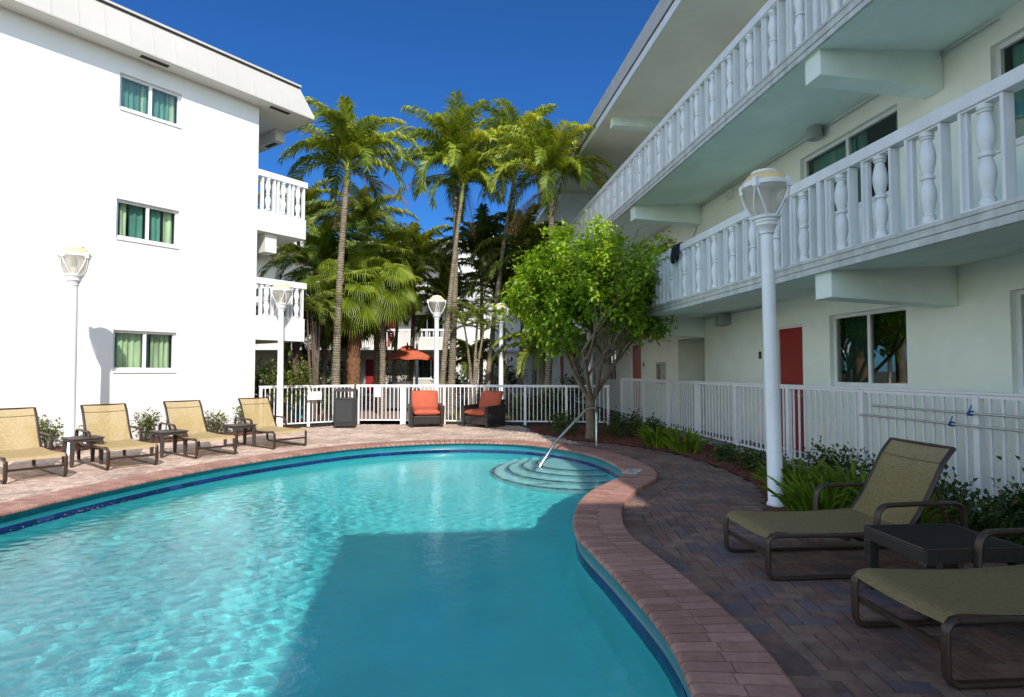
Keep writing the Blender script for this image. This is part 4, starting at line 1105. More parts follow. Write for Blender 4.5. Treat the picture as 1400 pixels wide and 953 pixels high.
t = thing('parasol', 'open orange parasol in the courtyard beyond the gate', 'parasol', (-4.29,24,0))
b = MB(); b.tube([(0,0,0),(0,0,2.6)], .025, 10); b.build('pole', M['timber'], t)
b = MB(); n = 8; R1 = 1.08
for (ra, za, rb_, zb_) in ((.0,2.56,.30,2.47),(.24,2.455,R1,2.02)):
    for k in range(n):
        a0 = 2*math.pi*k/n+.2; a1 = 2*math.pi*(k+1)/n+.2; sub = 4
        for q in range(sub):
            u0, u1 = q/sub, (q+1)/sub
            def P(r_, z, u):
                a = a0+(a1-a0)*u; s_ = 1-.06*math.sin(u*math.pi)*(r_ > .3); return (r_*s_*math.cos(a), r_*s_*math.sin(a), z+.03*math.sin(u*math.pi)*(r_ > .3))
            b.add([P(ra,za,u0),P(rb_,zb_,u0),P(rb_,zb_,u1),P(ra,za,u1)], [(0,1,2,3)], True)
            if r_ is not None and rb_ > .5: b.add([P(rb_,zb_,u0),P(rb_,zb_-.09,u0),P(rb_,zb_-.09,u1),P(rb_,zb_,u1)], [(0,1,2,3)], False)
b.build('canopy', M['parasol'], t, angle=25)
b = MB()
for k in range(n):
    a = 2*math.pi*k/n+.2; b.bar((.03*math.cos(a),.03*math.sin(a),2.42),(1.04*math.cos(a),1.04*math.sin(a),2.01),.014,.018)
b.build('ribs', M['timber'], t)
b = MB(); b.lathe([(.03,2.55),(.035,2.6),(.015,2.66),(.003,2.68)], 10); b.build('finial', M['parasol'], t)

# courtyard things seen through the fence
t = thing('courtyard_table', 'dark round table under the orange parasol', 'table', (-4.29,23.8,0))
b = MB(); b.lathe([(.001,.70),(.55,.70),(.56,.715),(.55,.73),(.001,.73)], 24); b.build('tabletop', M['grill'], t)
b = MB()
for k in range(4):
    a = k*math.pi/2+.4; b.tube([(.1*math.cos(a),.1*math.sin(a),.7),(.4*math.cos(a),.4*math.sin(a),0)], .02, 6)
b.build('legs', M['grill'], t)
t = thing('barbecue_grill', 'dark barbecue grill with steel lid behind the gate', 'grill', (-4.25,22.2,0))
b = MB(); b.box((-.45,-.25,.1),(.45,.25,.82)); b.box((-.75,-.22,.78),(-.45,.22,.82)); b.box((.45,-.22,.78),(.75,.22,.82)); b.build('cart', M['grill'], t, bevel=.01)
b = MB(); b.tube([(-.42,0,.86),(.42,0,.86)], .24, 16, flat=1); b.build('hood', M['steel_plain'], t)
t = thing('recycling_bin', 'teal plastic bin behind shrub at left end of fence', 'bin', (-6.85,18.6,0), .2)
b = MB(); b.hexa([(-.24,-.2,0),(.24,-.2,0),(.24,.2,0),(-.24,.2,0)], [(-.29,-.25,1.0),(.29,-.25,1.0),(.29,.25,1.0),(-.29,.25,1.0)]); b.build('body', M['teal_bin'], t, bevel=.02)
b = MB(); b.box((-.31,-.27,1.0),(.31,.27,1.08)); b.build('lid', M['teal_bin'], t, bevel=.02)
t = thing('garden_bench', 'pale stone bench and planter beyond fence between palm trunks', 'bench', (-1.6,24,0), .1)
b = MB(); b.box((-.9,-.25,.38),(.9,.25,.47)); b.build('seat', M['stone'], t, bevel=.01)
for s in (-1,1):
    b = MB(); b.box((s*.65-.12,-.2,0),(s*.65+.12,.2,.379)); b.build('leg', M['stone'], t)
t = thing('fountain', 'small stone fountain in the shade behind wicker chairs', 'fountain', (-.9,27,0))
b = MB(); b.lathe([(.9,0),(.95,.4),(1.0,.45),(.85,.45),(.82,.2),(.001,.2)], 24); b.build('basin', M['stone'], t)
b = MB(); b.lathe([(.2,.2),(.12,.6),(.1,1.1),(.5,1.25),(.52,1.3),(.12,1.28),(.08,1.6),(.13,1.75),(.02,1.9)], 18); b.build('column', M['stone'], t)

# courtyard ground
cy_ = fill([(-5.2,16.75),(-2.0,16.75),(-2.2,22),(-2.6,33),(-7.5,33),(-6,22)], [], -.012)
tag(cy_.build('courtyard_path', plain('courtyard paving', (.26,.17,.14), .85, .3, 3, .3, 30)), kind='structure')  # one paving colour with random variation
cyb = fill([(-12,17.9),(-6.2,17.9),(-5.4,22),(-7.6,33),(-14,33)], [], -.014); tag(cyb.build('planting_bed', M['mulch']), kind='structure')
cyb = fill([(-1.8,16.8),(3.0,17.6),(1.4,33),(-2.3,33)], [], -.016); tag(cyb.build('planting_bed', M['mulch']), kind='structure')
gm = MB()
for k in range(5000):
    x = rng.uniform(-2.4,2.2); y = rng.uniform(16.9,27)
    h = rng.uniform(.05,.14); a = rng.uniform(0,6.28); d = Vector((math.cos(a),math.sin(a),0))*.012
    p = Vector((x,y,-.015)); q = p+Vector((rng.uniform(-.04,.04),rng.uniform(-.04,.04),h))
    gm.add([p-d,p+d,q], [(0,1,2)], False, rng.random())
tag(gm.build('lawn_grass', M['grass'], attr=True), 'short green grass growing behind the rear fence', 'grass', kind='stuff')

# ------------------------------------------------------------------ HANDRAIL and DEPTH MARKER
t = thing('pool_handrail', 'bent stainless steel handrail beside the pool entry steps', 'handrail', (1.64,11.39,.06))
b = MB(); e = Vector((.40,10.02,-.24))-Vector((1.64,11.39,.06)); hz = Vector((e.x,e.y,0)).normalized(); Lh = math.hypot(e.x,e.y)
pts = [Vector((0,0,-.02)), Vector((0,0,.3)), Vector((0,0,.58))]
for i in range(1,6):
    a = i/5*math.pi/2; pts.append(Vector((0,0,.60))+hz*(.12*(1-math.cos(a)))+Vector((0,0,.12*math.sin(a))))
pts.append(hz*.30+Vector((0,0,.725)))
for i in range(1,5):
    u = i/4; pts.append(hz*(.30+.16*u)+Vector((0,0,.725-.075*u*u)))
pts += [hz*(Lh*.7)+Vector((0,0,.18)), hz*Lh+Vector((0,0,-.30)), hz*(Lh*1.02)+Vector((0,0,-.5))]
b.tube(pts, .026, 12); b.build("rail", M["rail_steel"], t, angle=80)
b = MB(); b.lathe([(.05,-.0),(.05,.012),(.03,.02)], 16); b.build('base_flange', M['rail_steel'], t)
t = thing('depth_marker', 'pale tile depth marker with dark lettering set in the coping', 'sign', (1.72,8.42,CZ+.003), R(62))
b = MB(); b.box((-.19,-.10,0),(.19,.10,.004)); b.build('tile', M['marker'], t)
fc = bpy.data.curves.new('lettering', 'FONT'); fc.body = '3 FT'; fc.size = .17; fc.align_x = 'CENTER'; fc.align_y = 'CENTER'; fc.extrude = .0008
tmp = bpy.data.objects.new('lettering_curve', fc); COL.objects.link(tmp); bpy.context.view_layer.update()
lm = bpy.data.meshes.new_from_object(tmp.evaluated_get(bpy.context.evaluated_depsgraph_get())); bpy.data.objects.remove(tmp)
lm.materials.clear(); lm.materials.append(M['marker_ink'])
fo = bpy.data.objects.new('lettering', lm); COL.objects.link(fo); fo.parent = t; fo.location = (0,0,.0055)

# ------------------------------------------------------------------ VEGETATION
def frond(mb, base, az, e0, L, bend, r2, pairs=40, ll=.55, droop=.6, lift=.35, wd=.03, rmid=.5):
    """one feather frond: arching rachis with two rows of drooping leaflets"""
    h = Vector((math.cos(az), math.sin(az), 0)); side = Vector((-math.sin(az), math.cos(az), 0))
    p = Vector(base); n = 16; pts = [p.copy()]; dirs = []
    tw = r2.uniform(-.25,.25)
    for i in range(n):
        u = (i+.5)/n; e = e0-bend*u**1.35
        d = h*math.cos(e)+Vector((0,0,1))*math.sin(e)+side*(tw*u*.4); d.normalize(); dirs.append(d)
        p = p+d*(L/n); pts.append(p.copy())
    mb.tube(pts, [.022*(1-.85*i/n)+.003 for i in range(n+1)], 4, cap=False, r=min(1,rmid+.25))
    for i in range(pairs):
        t = .14+.86*(i+.5)/pairs; f = t*n; k = min(n-1, int(f)); q = pts[k].lerp(pts[k+1], f-k); d = dirs[k]
        s_ = d.cross(Vector((0,0,1)))
        if s_.length < .1: s_ = side
        s_.normalize(); up = s_.cross(d).normalized()
        prof = math.sin(math.pi*min(1,(t*.86+.14))**.8)**.6
        l_ = ll*(.35+.65*prof)*r2.uniform(.72,1.15)
        for sg in (-1,1):
            fwd = .75+.75*t
            v1 = (s_*sg*1.0+d*fwd+up*(lift+r2.uniform(-.15,.15))).normalized()
            v2 = (v1+Vector((r2.uniform(-.15,.15),r2.uniform(-.15,.15),-1))*(droop*r2.uniform(.5,1.5)+r2.uniform(0,.5))).normalized()
            m_ = q+v1*l_*.5; tip = m_+v2*l_*.5
            wv_ = (d*.9+up*r2.uniform(-.3,.3)).normalized()*wd*.5
            rv = max(0,min(1,rmid+r2.uniform(-.28,.28)+.08*sg))
            mb.add([q-wv_*.6, q+wv_*.6, m_+wv_, m_-wv_, tip], [(0,1,2,3),(3,2,4)], False, rv)
def spline(a, b, c, n):
    return [Vector(a)*(1-u)**2+Vector(b)*2*u*(1-u)+Vector(c)*u*u for u in [i/n for i in range(n+1)]]
def feather_palm(label, base, top, mid=None, r0=.12, r1=.07, nf=15, L=2.1, ll=.6, seed=1, mat='palm', shaft=.75, bend=(1.25,2.3), e=(1.52,.5), bark='bark_grey', wd=.058, droop=1.0, dead=0, pairs=52, group='feather palms beyond the fence', rm=.55):
    r2 = random.Random(seed); base = Vector(base); top = Vector(top)-base
    t = thing('palm_tree', label, 'palm tree', base, 0, group)
    m = top*.5+Vector(mid if mid else (r2.uniform(-.15,.15), r2.uniform(-.15,.15), 0))
    H = top.z; n = max(30, int(H/.09)); P = spline((0,0,-.1), m, top, n)
    rad = []
    for i in range(n+1):
        u = i/n; rr = r0*(1-u)+r1*u+.05*r0/.12*math.exp(-u*14); rad.append(rr*(1.05 if i % 2 else .97)*r2.uniform(.98,1.02))
    b = MB(); b.tube(P, rad, 12); b.build('trunk', M[bark], t, angle=80)
    d = (P[-1]-P[-2]).normalized(); ctr = top+d*shaft
    if shaft > .1:
        b = MB(); b.tube([top-d*.03, top+d*.06, top+d*shaft*.35, top+d*shaft*.7, ctr], [r1*1.0, r1*1.35, r1*1.3, r1*.95, r1*.6], 12); b.build('crownshaft', M['crownshaft'], t)
    b = MB(); ga = r2.uniform(0,6.28); nf = int(nf*1.5); wd = max(wd,.05)*1.1; ll *= 1.1; L *= 1.3
    for i in range(nf):
        u = i/(nf-1); az = ga+i*2.39996+r2.uniform(-.25,.25); el = e[0]+(e[1]-e[0])*u+r2.uniform(-.12,.12)
        bd = bend[0]+(bend[1]-bend[0])*u**.7+r2.uniform(-.2,.2)
        frond(b, ctr-d*(.1+.25*u*min(1,shaft)), az, el, L*r2.uniform(.85,1.1)*(.8+.2*min(1,u*2)), bd, r2, pairs, ll, droop*r2.uniform(.5,1.4), wd=wd, rmid=rm+.1*(1-u)-.1*u+r2.uniform(-.2,.2))
    b.build('crown', M[mat], t, attr=True)
    for k in range(dead):
        b = MB(); frond(b, ctr-d*.35*shaft/.75, r2.uniform(0,6.28), r2.uniform(-.5,.1), L*.8, r2.uniform(.8,1.2), r2, 30, ll*.8, 1.6, lift=-.2, wd=.02); b.build('dead_frond', M['dead_frond'], t)
    return t
def fan_leaf(mb, base, az, e0, pl, rad, r2, nseg=36, rmid=.5):
    rad *= .82
    h = Vector((math.cos(az), math.sin(az), 0)); p = Vector(base); n = 6; pts = [p.copy()]
    for i in range(n):
        e = e0-.7*(i/n)**1.5; p = p+(h*math.cos(e)+Vector((0,0,1))*math.sin(e))*(pl/n); pts.append(p.copy())
    mb.tube(pts, [.014]*(n+1), 4, cap=False, r=min(1,rmid+.2))
    d = (pts[-1]-pts[-2]).normalized(); s_ = d.cross(Vector((0,0,1))).normalized(); up = s_.cross(d).normalized()
    tl = r2.uniform(.25,1.25); d = (d*math.cos(tl)-up*math.sin(tl)).normalized(); up = s_.cross(d).normalized()
    hub = pts[-1]; A = R(125)
    for i in range(nseg):
        a0 = -A+2*A*i/nseg; a1 = -A+2*A*(i+1)/nseg; am = (a0+a1)/2
        dr = lambda a: (d*math.cos(a)+s_*math.sin(a))
        l1 = rad*.55*r2.uniform(.95,1.05); l2 = rad*(1-.25*(abs(am)/A)**2)*r2.uniform(.9,1.08)
        pm = hub+dr(am)*l1+up*.035-Vector((0,0,.05*rad)); e0_ = hub+dr(a0)*l1-up*.01-Vector((0,0,.05*rad)); e1_ = hub+dr(a1)*l1-up*.01-Vector((0,0,.05*rad))
        q = hub+dr(am)*(l1+(l2-l1)*.55)+up*.015-Vector((0,0,rad*.12)); wq = (e1_-e0_)*.24
        tip = hub+dr(am)*(l2*.92)-Vector((0,0,rad*r2.uniform(.22,.5)))
        rv = max(0,min(1,rmid+r2.uniform(-.22,.22)))
        mb.add([hub,e0_,pm,e1_,q-wq,q+wq,tip], [(0,1,2),(0,2,3),(1,4,2),(2,4,5),(2,5,3),(4,6,5)], False, rv)
def fan_palm(label, base, H, r0, r1, nl, rad, seed, bark='bark_fibre', pl=.9, lean=(0,0), mat='fan', rm=.55):
    r2 = random.Random(seed); t = thing('fan_palm', label, 'palm tree', base, 0, 'fan palms beyond the fence')
    top = Vector((lean[0],lean[1],H)); n = max(16,int(H/.12)); P = spline((0,0,-.1),(lean[0]*.3,lean[1]*.3,H*.5),top,n)
    b = MB(); b.tube(P, [(r0*(1-i/n)+r1*i/n)*(1.08 if i % 2 else .95)*r2.uniform(.95,1.05) for i in range(n+1)], 12)
    if bark == 'bark_fibre':
        for k in range(int(H*46)):
            u = r2.uniform(.25,1.0); a = r2.uniform(0,6.28); p = P[min(n-1,int(u*n))]; rr = r0*(1-u)+r1*u
            q = p+Vector((math.cos(a)*rr*.9, math.sin(a)*rr*.9, 0)); o_ = Vector((math.cos(a),math.sin(a),0)); s_ = Vector((-math.sin(a),math.cos(a),0))*.035
            b.add([q-s_, q+s_, q+o_*.06+Vector((0,0,.13))+s_*.6, q+o_*.06+Vector((0,0,.13))-s_*.6], [(0,1,2,3)], False)
    b.build('trunk', M[bark], t, angle=80)
    b = MB()
    for i in range(nl):
        u = i/(nl-1); fan_leaf(b, top+Vector((0,0,.02)), i*2.39996+r2.uniform(-.3,.3), 1.45-1.75*u+r2.uniform(-.15,.15), pl*r2.uniform(.85,1.15), rad*r2.uniform(.85,1.1), r2, rmid=rm-.12*u)
    b.build('crown', M[mat], t, attr=True); return t
def leaf(mb, p, d, n, l, w, rv, fold=.25):
    """a small folded leaf: two halves about a midrib"""
    d = d.normalized(); s_ = d.cross(n)
    if s_.length < .01: s_ = d.orthogonal()
    s_.normalize(); up = s_.cross(d)
    a = p; b = p+d*l*.5+s_*w*.5+up*w*fold; c = p+d*l-up*l*.12; e = p+d*l*.5-s_*w*.5+up*w*fold; m = p+d*l*.52
    mb.add([a,b,c,e,m], [(0,1,4),(1,2,4),(0,4,3),(4,2,3)], False, rv)

def P2G(u, Y, z=0):
    return ((u-700)/800*Y, Y, z)
# tall feather palms
feather_palm('tall palm leaning right with full crown touching the left roof corner', (-5.42,18.0,0), (-5.15,18.0,7.25), (-.14,0,0), .13,.085, 17, 2.05, .62, 11, wd=.040, dead=2)
feather_palm('tall palm in the middle with the widest arching crown', (-2.12,20.0,0), (-1.95,20.0,7.9), (.12,0,0), .13,.08, 18, 2.35, .68, 12, wd=.042, dead=2)
feather_palm('pale slender palm leaning right beside the middle palm', (-2.35,19.0,0), (-1.70,19.3,7.1), (-.1,0,0), .10,.06, 10, 1.6, .5, 19, wd=.036, rm=.4)
feather_palm('tall slender palm with upswept crown right of the middle palm', (-.95,20.5,0), (.12,20.8,8.6), (-.2,0,0), .10,.06, 17, 2.2, .62, 13, wd=.040, dead=2, e=(1.5,.3))
feather_palm('palm with drooping bright crown against the right roof corner', (1.05,18.2,0), (1.25,18.2,6.9), (.1,0,0), .11,.09, 17, 2.0, .62, 14, wd=.040, dead=2)
# mid and background palms
feather_palm('dark bushy palm behind the fence left of the leaning trunk', (-7.4,22,0), (-7.2,22,4.6), None, .11,.07, 16, 2.3, .6, 21, 'palm', rm=.42)
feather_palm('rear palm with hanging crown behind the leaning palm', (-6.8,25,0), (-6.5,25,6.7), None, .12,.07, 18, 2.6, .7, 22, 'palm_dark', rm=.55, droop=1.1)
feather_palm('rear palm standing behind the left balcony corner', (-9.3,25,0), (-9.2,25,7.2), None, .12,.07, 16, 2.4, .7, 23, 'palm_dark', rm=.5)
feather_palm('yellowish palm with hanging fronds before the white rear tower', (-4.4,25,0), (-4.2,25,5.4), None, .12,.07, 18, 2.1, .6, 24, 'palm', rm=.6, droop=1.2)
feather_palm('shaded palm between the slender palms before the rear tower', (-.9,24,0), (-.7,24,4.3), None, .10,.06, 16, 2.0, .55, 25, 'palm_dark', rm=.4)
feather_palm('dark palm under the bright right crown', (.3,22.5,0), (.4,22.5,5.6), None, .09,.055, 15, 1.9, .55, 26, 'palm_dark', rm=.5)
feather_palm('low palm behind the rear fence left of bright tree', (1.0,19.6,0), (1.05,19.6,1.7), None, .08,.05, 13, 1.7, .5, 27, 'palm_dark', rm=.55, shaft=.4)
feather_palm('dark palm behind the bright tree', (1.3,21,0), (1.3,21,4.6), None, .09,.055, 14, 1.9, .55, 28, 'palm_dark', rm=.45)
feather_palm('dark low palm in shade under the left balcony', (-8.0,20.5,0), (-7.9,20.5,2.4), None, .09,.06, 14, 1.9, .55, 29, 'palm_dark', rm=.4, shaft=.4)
# fan palms
fan_palm('stout fan palm with shaggy orange brown trunk', (-5.3,19.6,0), 3.7, .21,.23, 26, .92, 31, pl=1.0)
fan_palm('fan palm with smooth slim trunk right of the shaggy one', (-4.4,19.9,0), 4.15, .11,.09, 26, .92, 32, 'bark_grey', 1.0)
fan_palm('upper fan palm rising behind the shaggy trunk', (-5.0,21.6,0), 5.5, .11,.10, 24, 1.0, 33, 'bark_grey', 1.1, mat='fan', rm=.6)
fan_palm('fan palm left of the leaning trunk', (-6.6,20.6,0), 4.5, .11,.09, 24, .95, 34, 'bark_grey', 1.0, rm=.45)
fan_palm('small fan palm right of the grey lamp behind shrub', (-7.0,23.5,0), 3.2, .10,.09, 20, .9, 35, 'bark_grey', .9, rm=.4)

feather_palm('bushy mid height palm just right of the leaning trunk', (-4.75,23.5,0), (-4.6,23.5,3.6), None, .10,.06, 16, 2.0, .6, 51, 'palm', rm=.5)
feather_palm('mid height palm hiding the rear balconies left of the parasol', (-6.0,27,0), (-5.9,27,5.2), None, .11,.07, 16, 2.4, .65, 52, 'palm', rm=.45)
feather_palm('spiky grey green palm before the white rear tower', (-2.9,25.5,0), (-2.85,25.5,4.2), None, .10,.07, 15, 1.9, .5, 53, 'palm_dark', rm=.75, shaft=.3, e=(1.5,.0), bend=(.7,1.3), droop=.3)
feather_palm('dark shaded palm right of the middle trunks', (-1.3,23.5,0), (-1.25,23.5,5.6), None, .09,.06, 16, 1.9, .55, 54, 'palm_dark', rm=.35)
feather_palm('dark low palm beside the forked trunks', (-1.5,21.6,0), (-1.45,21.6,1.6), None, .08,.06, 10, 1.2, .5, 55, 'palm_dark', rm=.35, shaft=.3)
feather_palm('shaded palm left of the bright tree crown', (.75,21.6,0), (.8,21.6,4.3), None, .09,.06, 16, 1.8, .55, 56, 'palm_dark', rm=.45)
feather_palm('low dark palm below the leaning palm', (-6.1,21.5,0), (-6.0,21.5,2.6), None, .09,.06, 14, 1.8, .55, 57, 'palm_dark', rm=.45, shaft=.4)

# bare slender trunks behind the bin and at the right
def branchy(label, base, H, seed, n=3, r0=.06, cr=.0, lean=.5, mat='bark_tree', crown='palm_dark'):
    r2 = random.Random(seed); t = thing('slender_tree', label, 'tree', base, 0, 'slender trees beyond the fence')
    b = MB(); lf = MB()
    for k in range(n):
        a = r2.uniform(0,6.28); q = Vector((math.cos(a)*lean*r2.uniform(.4,1), math.sin(a)*lean*.6, H*r2.uniform(.8,1.05)))
        P = spline((r2.uniform(-.08,.08),r2.uniform(-.08,.08),-.05),(q.x*.2+r2.uniform(-.15,.15),q.y*.2,q.z*.55),q,14)
        b.tube(P, [r0*(1-.6*i/14)*r2.uniform(.92,1.06) for i in range(15)], 8)
        for i in range(7):
            frond(lf, q, i*2.4+r2.uniform(0,1), r2.uniform(.2,1.3), r2.uniform(1.0,1.5), r2.uniform(1.2,2.0), r2, 24, .42, .7, wd=.034, rmid=.5)
    b.build('trunk', M[mat], t, angle=80); lf.build('crown', M[crown], t, attr=True); return t
branchy('dark clustered trunks left of the leaning palm', (-6.25,18.4,0), 3.9, 41, 4, .055)
branchy('dark thin trunks beside the grey lamp post', (-7.1,19.4,0), 3.6, 42, 4, .05)
branchy('forked pale trunks right of the middle palm', (-1.35,19.6,0), 3.4, 43, 3, .07, mat='bark_grey')
branchy('cluster of thin trunks behind the shaded lamp post', (-.15,22.0,0), 4.6, 44, 4, .05, mat='bark_grey')
branchy('thin trunks left of the bright tree', (1.25,20.6,0), 4.2, 45, 4, .05)
branchy('thick pale trunk behind the rear fence left of the bright tree', (1.0,19.8,0), 4.2, 46, 2, .10, lean=.2, mat='bark_grey')

# the bright broadleaf tree
def broadleaf(label, base, seed):
    r2 = random.Random(seed); t = thing('broadleaf_tree', label, 'tree', base, 0)
    b = MB(); tips = []
    P = [Vector((0,0,-.06)),Vector((.01,0,.25)),Vector((-.02,.01,.6)),Vector((0,0,.98))]
    b.tube(P, [.15,.112,.10,.105], 14)
    def grow(p, d, l, r_, lev):
        n = 6; pts = [p.copy()]; q = p.copy(); dd = d.normalized()
        for i in range(n):
            dd = (dd+Vector((r2.uniform(-.16,.16),r2.uniform(-.16,.16),r2.uniform(-.02,.14)))).normalized(); q = q+dd*l/n; pts.append(q.copy())
        b.tube(pts, [r_*(1-.42*i/n) for i in range(n+1)], 8 if lev < 2 else 5, cap=False)
        if lev >= 2: tips.extend(pts[2:])
        if lev < 4:
            for k in range(3 if lev < 3 else 2):
                i = r2.choice([3,4,5,6]) if k else 6
                nd = (dd+Vector((r2.uniform(-1,1),r2.uniform(-1,1),r2.uniform(-.35,.75)))*.85).normalized()
                grow(pts[i], nd, l*r2.uniform(.62,.82), r_*.56, lev+1)
    for k in range(6):
        a = k*1.047+.4; tilt = r2.uniform(.38,.7)
        grow(Vector((0.05*math.cos(a),.05*math.sin(a),.85)), Vector((math.cos(a)*tilt,math.sin(a)*tilt,1)), 1.3*r2.uniform(.85,1.1), .055, 0)
    b.build('trunk', M['bark_tree'], t, angle=70)
    lf = MB()
    C = Vector((.05,0,2.95)); A = Vector((1.72,1.55,1.62))
    # clumps gather the leaves; gaps stay between them
    cl = []
    lobes = [(-.95,0,3.15,.86),(-.25,-.2,3.75,.86),(.15,.1,3.05,.8),(-1.05,-.1,2.4,.6),(-.4,-.35,2.2,.5),(1.05,.0,3.5,.78),(1.38,.1,4.15,.46),(.95,-.1,2.75,.55),(1.42,.1,2.45,.42),(.32,.1,4.45,.46),(-.95,.2,3.95,.55),(-.1,.9,3.3,.7),(.6,.8,2.6,.5),(-.9,.8,2.9,.5),(-.1,-.9,3.2,.5),(-.7,-.7,2.75,.45),(.85,-.6,3.45,.4),(-.55,.1,4.5,.3),(1.62,0,3.3,.3),(-1.65,.1,2.95,.32)]
    for (lx, ly, lz, lr) in lobes:
        k = int(13.5*lr/.6); tone = r2.uniform(-.1,.1)
        for q in range(k):
            v = Vector((r2.gauss(0,1),r2.gauss(0,1),r2.gauss(0,1))).normalized()*lr*r2.uniform(.45,1.0)
            cl.append((Vector((lx,ly,lz))+v, r2.uniform(.13,.25), tone+r2.uniform(-.1,.1)))
    for p in tips:
        if r2.random() < .3: cl.append((p, .16, r2.uniform(-.1,.12)))
    ntot = 0
    for c, rr, tone in cl:
        if c.z < 1.8 or (abs(c.x-.2) < .48 and c.z < 2.55 and c.y < .35) or (c.x > .75 and 2.75 < c.z < 3.0): continue
        for k in range(int(88*(rr/.3)**1.5)):
            o_ = Vector((r2.gauss(0,1),r2.gauss(0,1),r2.gauss(0,.85)))*rr*.62
            p = c+o_
            if p.z < 1.65: continue
            out = (p-C).normalized()
            d = (out*.6+Vector((r2.uniform(-1,1),r2.uniform(-1,1),r2.uniform(-1.1,.3)))).normalized()
            nn = (out*.4+Vector((0,0,1))+Vector((r2.uniform(-.7,.7),r2.uniform(-.7,.7),0))).normalized()
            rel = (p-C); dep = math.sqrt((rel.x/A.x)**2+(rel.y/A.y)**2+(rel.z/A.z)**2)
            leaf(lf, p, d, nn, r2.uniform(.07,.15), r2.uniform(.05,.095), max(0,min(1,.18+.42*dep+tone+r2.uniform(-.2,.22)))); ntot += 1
    # twigs that stick out of the outline
    for k in range(70):
        v = Vector((r2.gauss(0,1),r2.gauss(0,1),abs(r2.gauss(0,1))*.9)).normalized(); p = C+Vector((v.x*A.x,v.y*A.y,v.z*A.z))*.9
        d = (v+Vector((0,0,.7))).normalized(); L = r2.uniform(.25,.6)
        b2 = [p, p+d*L*.5+Vector((0,0,.02)), p+d*L]; lf.tube(b2, .004, 4, cap=False, r=.3)
        for q in range(9):
            u = q/8; pp = p+d*L*u; a = q*2.4
            leaf(lf, pp, (d*.5+Vector((math.cos(a),math.sin(a),.1))).normalized(), Vector((0,0,1)), r2.uniform(.06,.1), .055, r2.uniform(.45,1))
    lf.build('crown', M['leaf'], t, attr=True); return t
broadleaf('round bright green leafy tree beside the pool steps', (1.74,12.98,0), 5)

# fallen leaves on the deck, the coping and the waterline tiles
fl_ = MB(); r3 = random.Random(77)
def litter(x, y, z, l):
    a = r3.uniform(0,6.28); d = Vector((math.cos(a), math.sin(a), r3.uniform(-.1,.2))); leaf(fl_, Vector((x,y,z)), d, Vector((r3.uniform(-.2,.2),r3.uniform(-.2,.2),1)), l, l*.5, r3.random(), .12)
for k in range(150):
    i = r3.randrange(n_); p = PI_[i]+NI[i]*r3.uniform(.55,2.2)
    if in_deck(p): litter(p.x, p.y, .004, r3.uniform(.02,.045))
for k in range(44):
    i = min(range(n_), key=lambda q: (PI_[q]-Vector((-5.1+.25*r3.random(), r3.gauss(6.4,.7)))).length); p = PI_[i]-NI[i]*r3.uniform(.01,.12); litter(p.x, p.y, WZ+.006, r3.uniform(.02,.045))
M['dead_leaf'] = attr_mat('fallen leaf', [(0,(.10,.05,.02)), (.4,(.30,.17,.04)), (.7,(.42,.32,.06)), (1,(.20,.22,.05))], .7, 0)
tag(fl_.build('fallen_leaves', M['dead_leaf'], attr=True), 'dry yellow and brown leaves scattered on the deck and waterline', 'leaves', kind='stuff')

# shrubs
def shrub(label, base, w, h, n, seed, mat='shrub', ls=(.045,.085), name='shrub', group='shrubs in the planting beds', stems=7, flowers=0, wid=.6):
    r2 = random.Random(seed); t = thing(name, label, 'shrub', base, 0, group)
    b = MB(); lf = MB()
    per = max(6, n//(stems*3))
    for k in range(stems):
        a = r2.uniform(0,6.28); rr = w*.5*math.sqrt(r2.random()); q = Vector((rr*math.cos(a), rr*math.sin(a), h*r2.uniform(.55,1.05)))
        P = spline((rr*.25*math.cos(a),rr*.25*math.sin(a),-.02),(rr*.4*math.cos(a),rr*.4*math.sin(a),q.z*.55),q,6); b.tube(P, [.007]*7, 5)
        for m in range(3):
            c = P[3+m] if m else q; c = c+Vector((r2.uniform(-.07,.07),r2.uniform(-.07,.07),0))*w
            for i in range(per):
                o_ = Vector((r2.gauss(0,1),r2.gauss(0,1),r2.gauss(0,1)))*w*.13; p = c+o_*.8
                if p.z < .03: continue
                d = (o_.normalized()+Vector((r2.uniform(-.6,.6),r2.uniform(-.6,.6),r2.uniform(-.3,.6)))).normalized()
                l_ = r2.uniform(*ls); leaf(lf, p, d, Vector((r2.uniform(-.5,.5),r2.uniform(-.5,.5),1)).normalized(), l_, l_*wid, r2.uniform(.05,.85) if r2.random() > flowers else 1.)
    b.build('stems', M['stem'], t); lf.build('foliage', M[mat], t, attr=True); return t
sd = 300
# along the sunlit wall
lw = [(-6.05,'sparse pale shrub against sunlit wall left of the lamp post'),(-5.2,'sparse pale shrub against sunlit wall right of the lamp post'),(-4.35,'pale shrub behind the second lounger back'),(-3.55,'pale shrub behind the second side table'),(-2.7,'pale shrub behind the third lounger back'),(-1.95,'tall pale shrub behind the third side table'),(-1.15,'leafy pale shrub left of the farthest lounger'),(-.4,'pale shrub at the foot of the building corner')]
for i, (x, lab) in enumerate(lw):
    p = LW(x, -.42-.1*(i % 2)); shrub(lab, (p.x,p.y,.01), .6, .42+.16*((i*37 % 5)/5), 420, sd+i, 'shrub_pale', (.05,.09), group='shrubs along the sunlit wall')
shrub('large shrub poking through the fence beside building corner', (-6.15,15.95,0), 1.5, 1.55, 1500, 320, 'shrub_pale', (.07,.12), stems=14)
shrub('dark green shrub behind the angled fence', (-5.2,16.9,0), 1.0, .8, 700, 321, 'shrub', (.05,.09), stems=9)
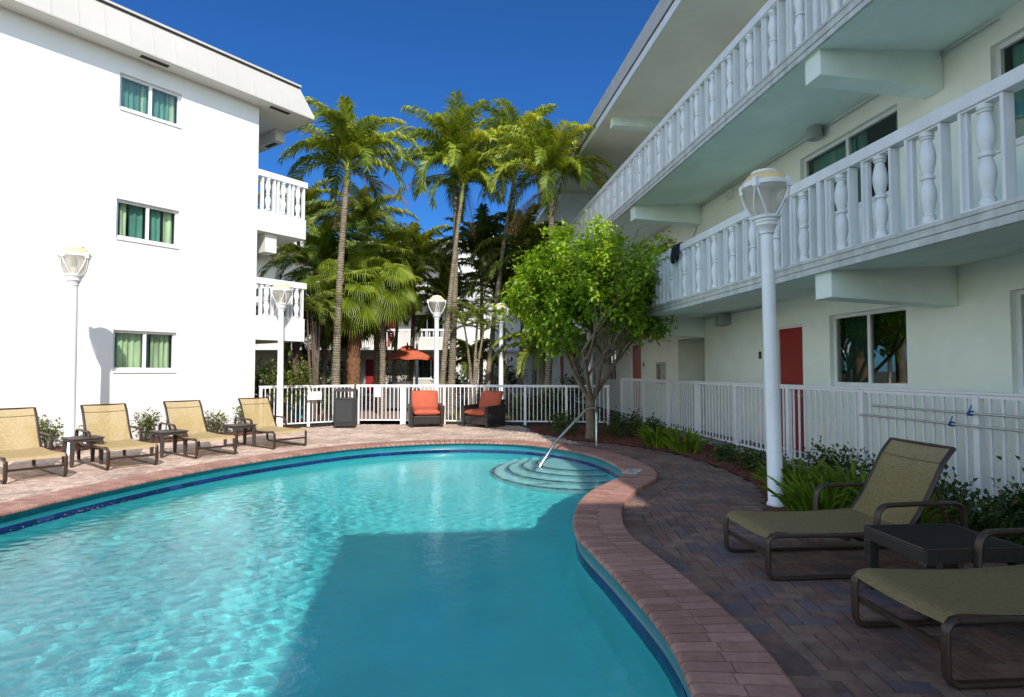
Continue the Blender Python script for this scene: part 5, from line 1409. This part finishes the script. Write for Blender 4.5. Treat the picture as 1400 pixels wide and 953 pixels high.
# right bed
for i, (x, y, w_, h_, n_l, lab) in enumerate([
    (1.25,13.9,.85,.85,620,'shrub left of the bright tree trunk beside handrail'),
    (2.55,13.4,1.0,.95,800,'broad dark shrub right of the bright tree trunk'),
    (3.05,12.7,.8,.7,560,'dark shrub between tree shrubs and right fence'),
    (3.45,9.7,.55,.36,360,'low shrub in bed farthest along right fence'),
    (3.6,8.9,.6,.38,380,'low shrub in bed midway along right fence'),
    (3.62,8.1,.6,.42,380,'low shrub in bed just left of the large lamp post'),
    (3.98,7.35,.8,.85,560,'tall leafy shrub against fence right of the large lamp post'),
    (4.25,6.55,.75,.72,520,'leafy shrub against fence behind the lounger arm'),
    (4.2,5.15,.95,.78,1100,'dark shrub with reddish tips right of the lounger back'),
    (4.75,4.75,1.0,.85,1100,'dark shrub with reddish tips at the right edge'),
    (3.95,4.95,.5,.4,300,'small dark shrub below the lounger back')]):
    shrub(lab, (x,y,.01), w_*.92, h_*.5, int(n_l*1.5), 340+i, 'shrub', (.042,.075), flowers=.02 if i > 7 else 0, stems=12)
# feathery ferns
def fern(label, base, n, L, seed):
    r2 = random.Random(seed); t = thing('fern', label, 'fern', base, 0, 'feathery green ferns in the right bed')
    b = MB()
    for i in range(int(n*1.3)):
        az = r2.uniform(0,6.28); rr = r2.uniform(0,.26)
        p0 = Vector((rr*math.cos(az), rr*math.sin(az), 0)); rm_ = r2.uniform(.35,.8)
        for q in range(2):
            frond(b, p0, az, r2.uniform(.95,1.5), L*r2.uniform(.6,1.05), r2.uniform(.4,1.0), r2, 34, .05, .0, r2.uniform(-.6,1.2), .011, rm_)
    b.build('fronds', M['fern'], t, attr=True)
for i, (x, y, n, L, lab) in enumerate([(2.85,11.6,40,.5,'spreading bright fern under the shrubs near fence corner'),(3.2,10.9,36,.45,'bright fern in bed left of low shrubs'),
    (3.25,6.7,44,.55,'bright fern directly right of the large lamp post'),(3.6,6.2,46,.6,'bright fern behind the shaded lounger seat'),(3.1,5.95,40,.48,'bright fern in front of the others by lounger arm'),(3.55,5.55,40,.5,'bright fern behind the lounger back')]):
    fern(lab, (x,y,.005), n, L, 400+i)
# courtyard shrubs
for i, (x, y, w_, h_, lab) in enumerate([(-13.2,31,2.4,1.5,'added dark bush before rear building, leftmost of its row'),(-11.2,31.5,2.2,1.4,'added dark bush before rear building behind the teal bin'),(-9.4,31,2.0,1.2,'added dark bush left of the rear ground floor red door'),(-3.4,31.5,1.8,1.3,'added dark bush left of the rear tower foot'),(-.6,31,2.4,1.6,'added dark bush before the rear tower behind slender trunks'),(-10.0,26,2.2,1.6,'added dark bush deep in shade below the left balconies')]):
    shrub(lab, (x,y,0), w_, h_, 900, 470+i, 'shrub', (.14,.24), group='dark bushes added in the courtyard', stems=14)  # bushes added to bring darkness in front of the bright wall foot
for i, (x, y, w_, h_, lab) in enumerate([(-5.35,27,1.6,1.9,'rounded bush under the left side of the parasol'),(-2.2,28,1.4,1.2,'bush at the foot of the white rear tower'),(.35,17.5,.9,.7,'pale variegated shrub behind fence right of wicker chair'),(1.3,17.4,1.0,.8,'dark shrub behind fence left of bright tree'),(2.1,18.6,1.2,1.5,'dark leafy shrub by walkway behind bright tree'),(-7.9,18.0,1.3,1.3,'dark bush under the left balcony')]):
    shrub(lab, (x,y,0), w_, h_, 700, 430+i, 'shrub' if i != 2 else 'shrub_pale', (.08,.14), group='courtyard shrubs', stems=10)
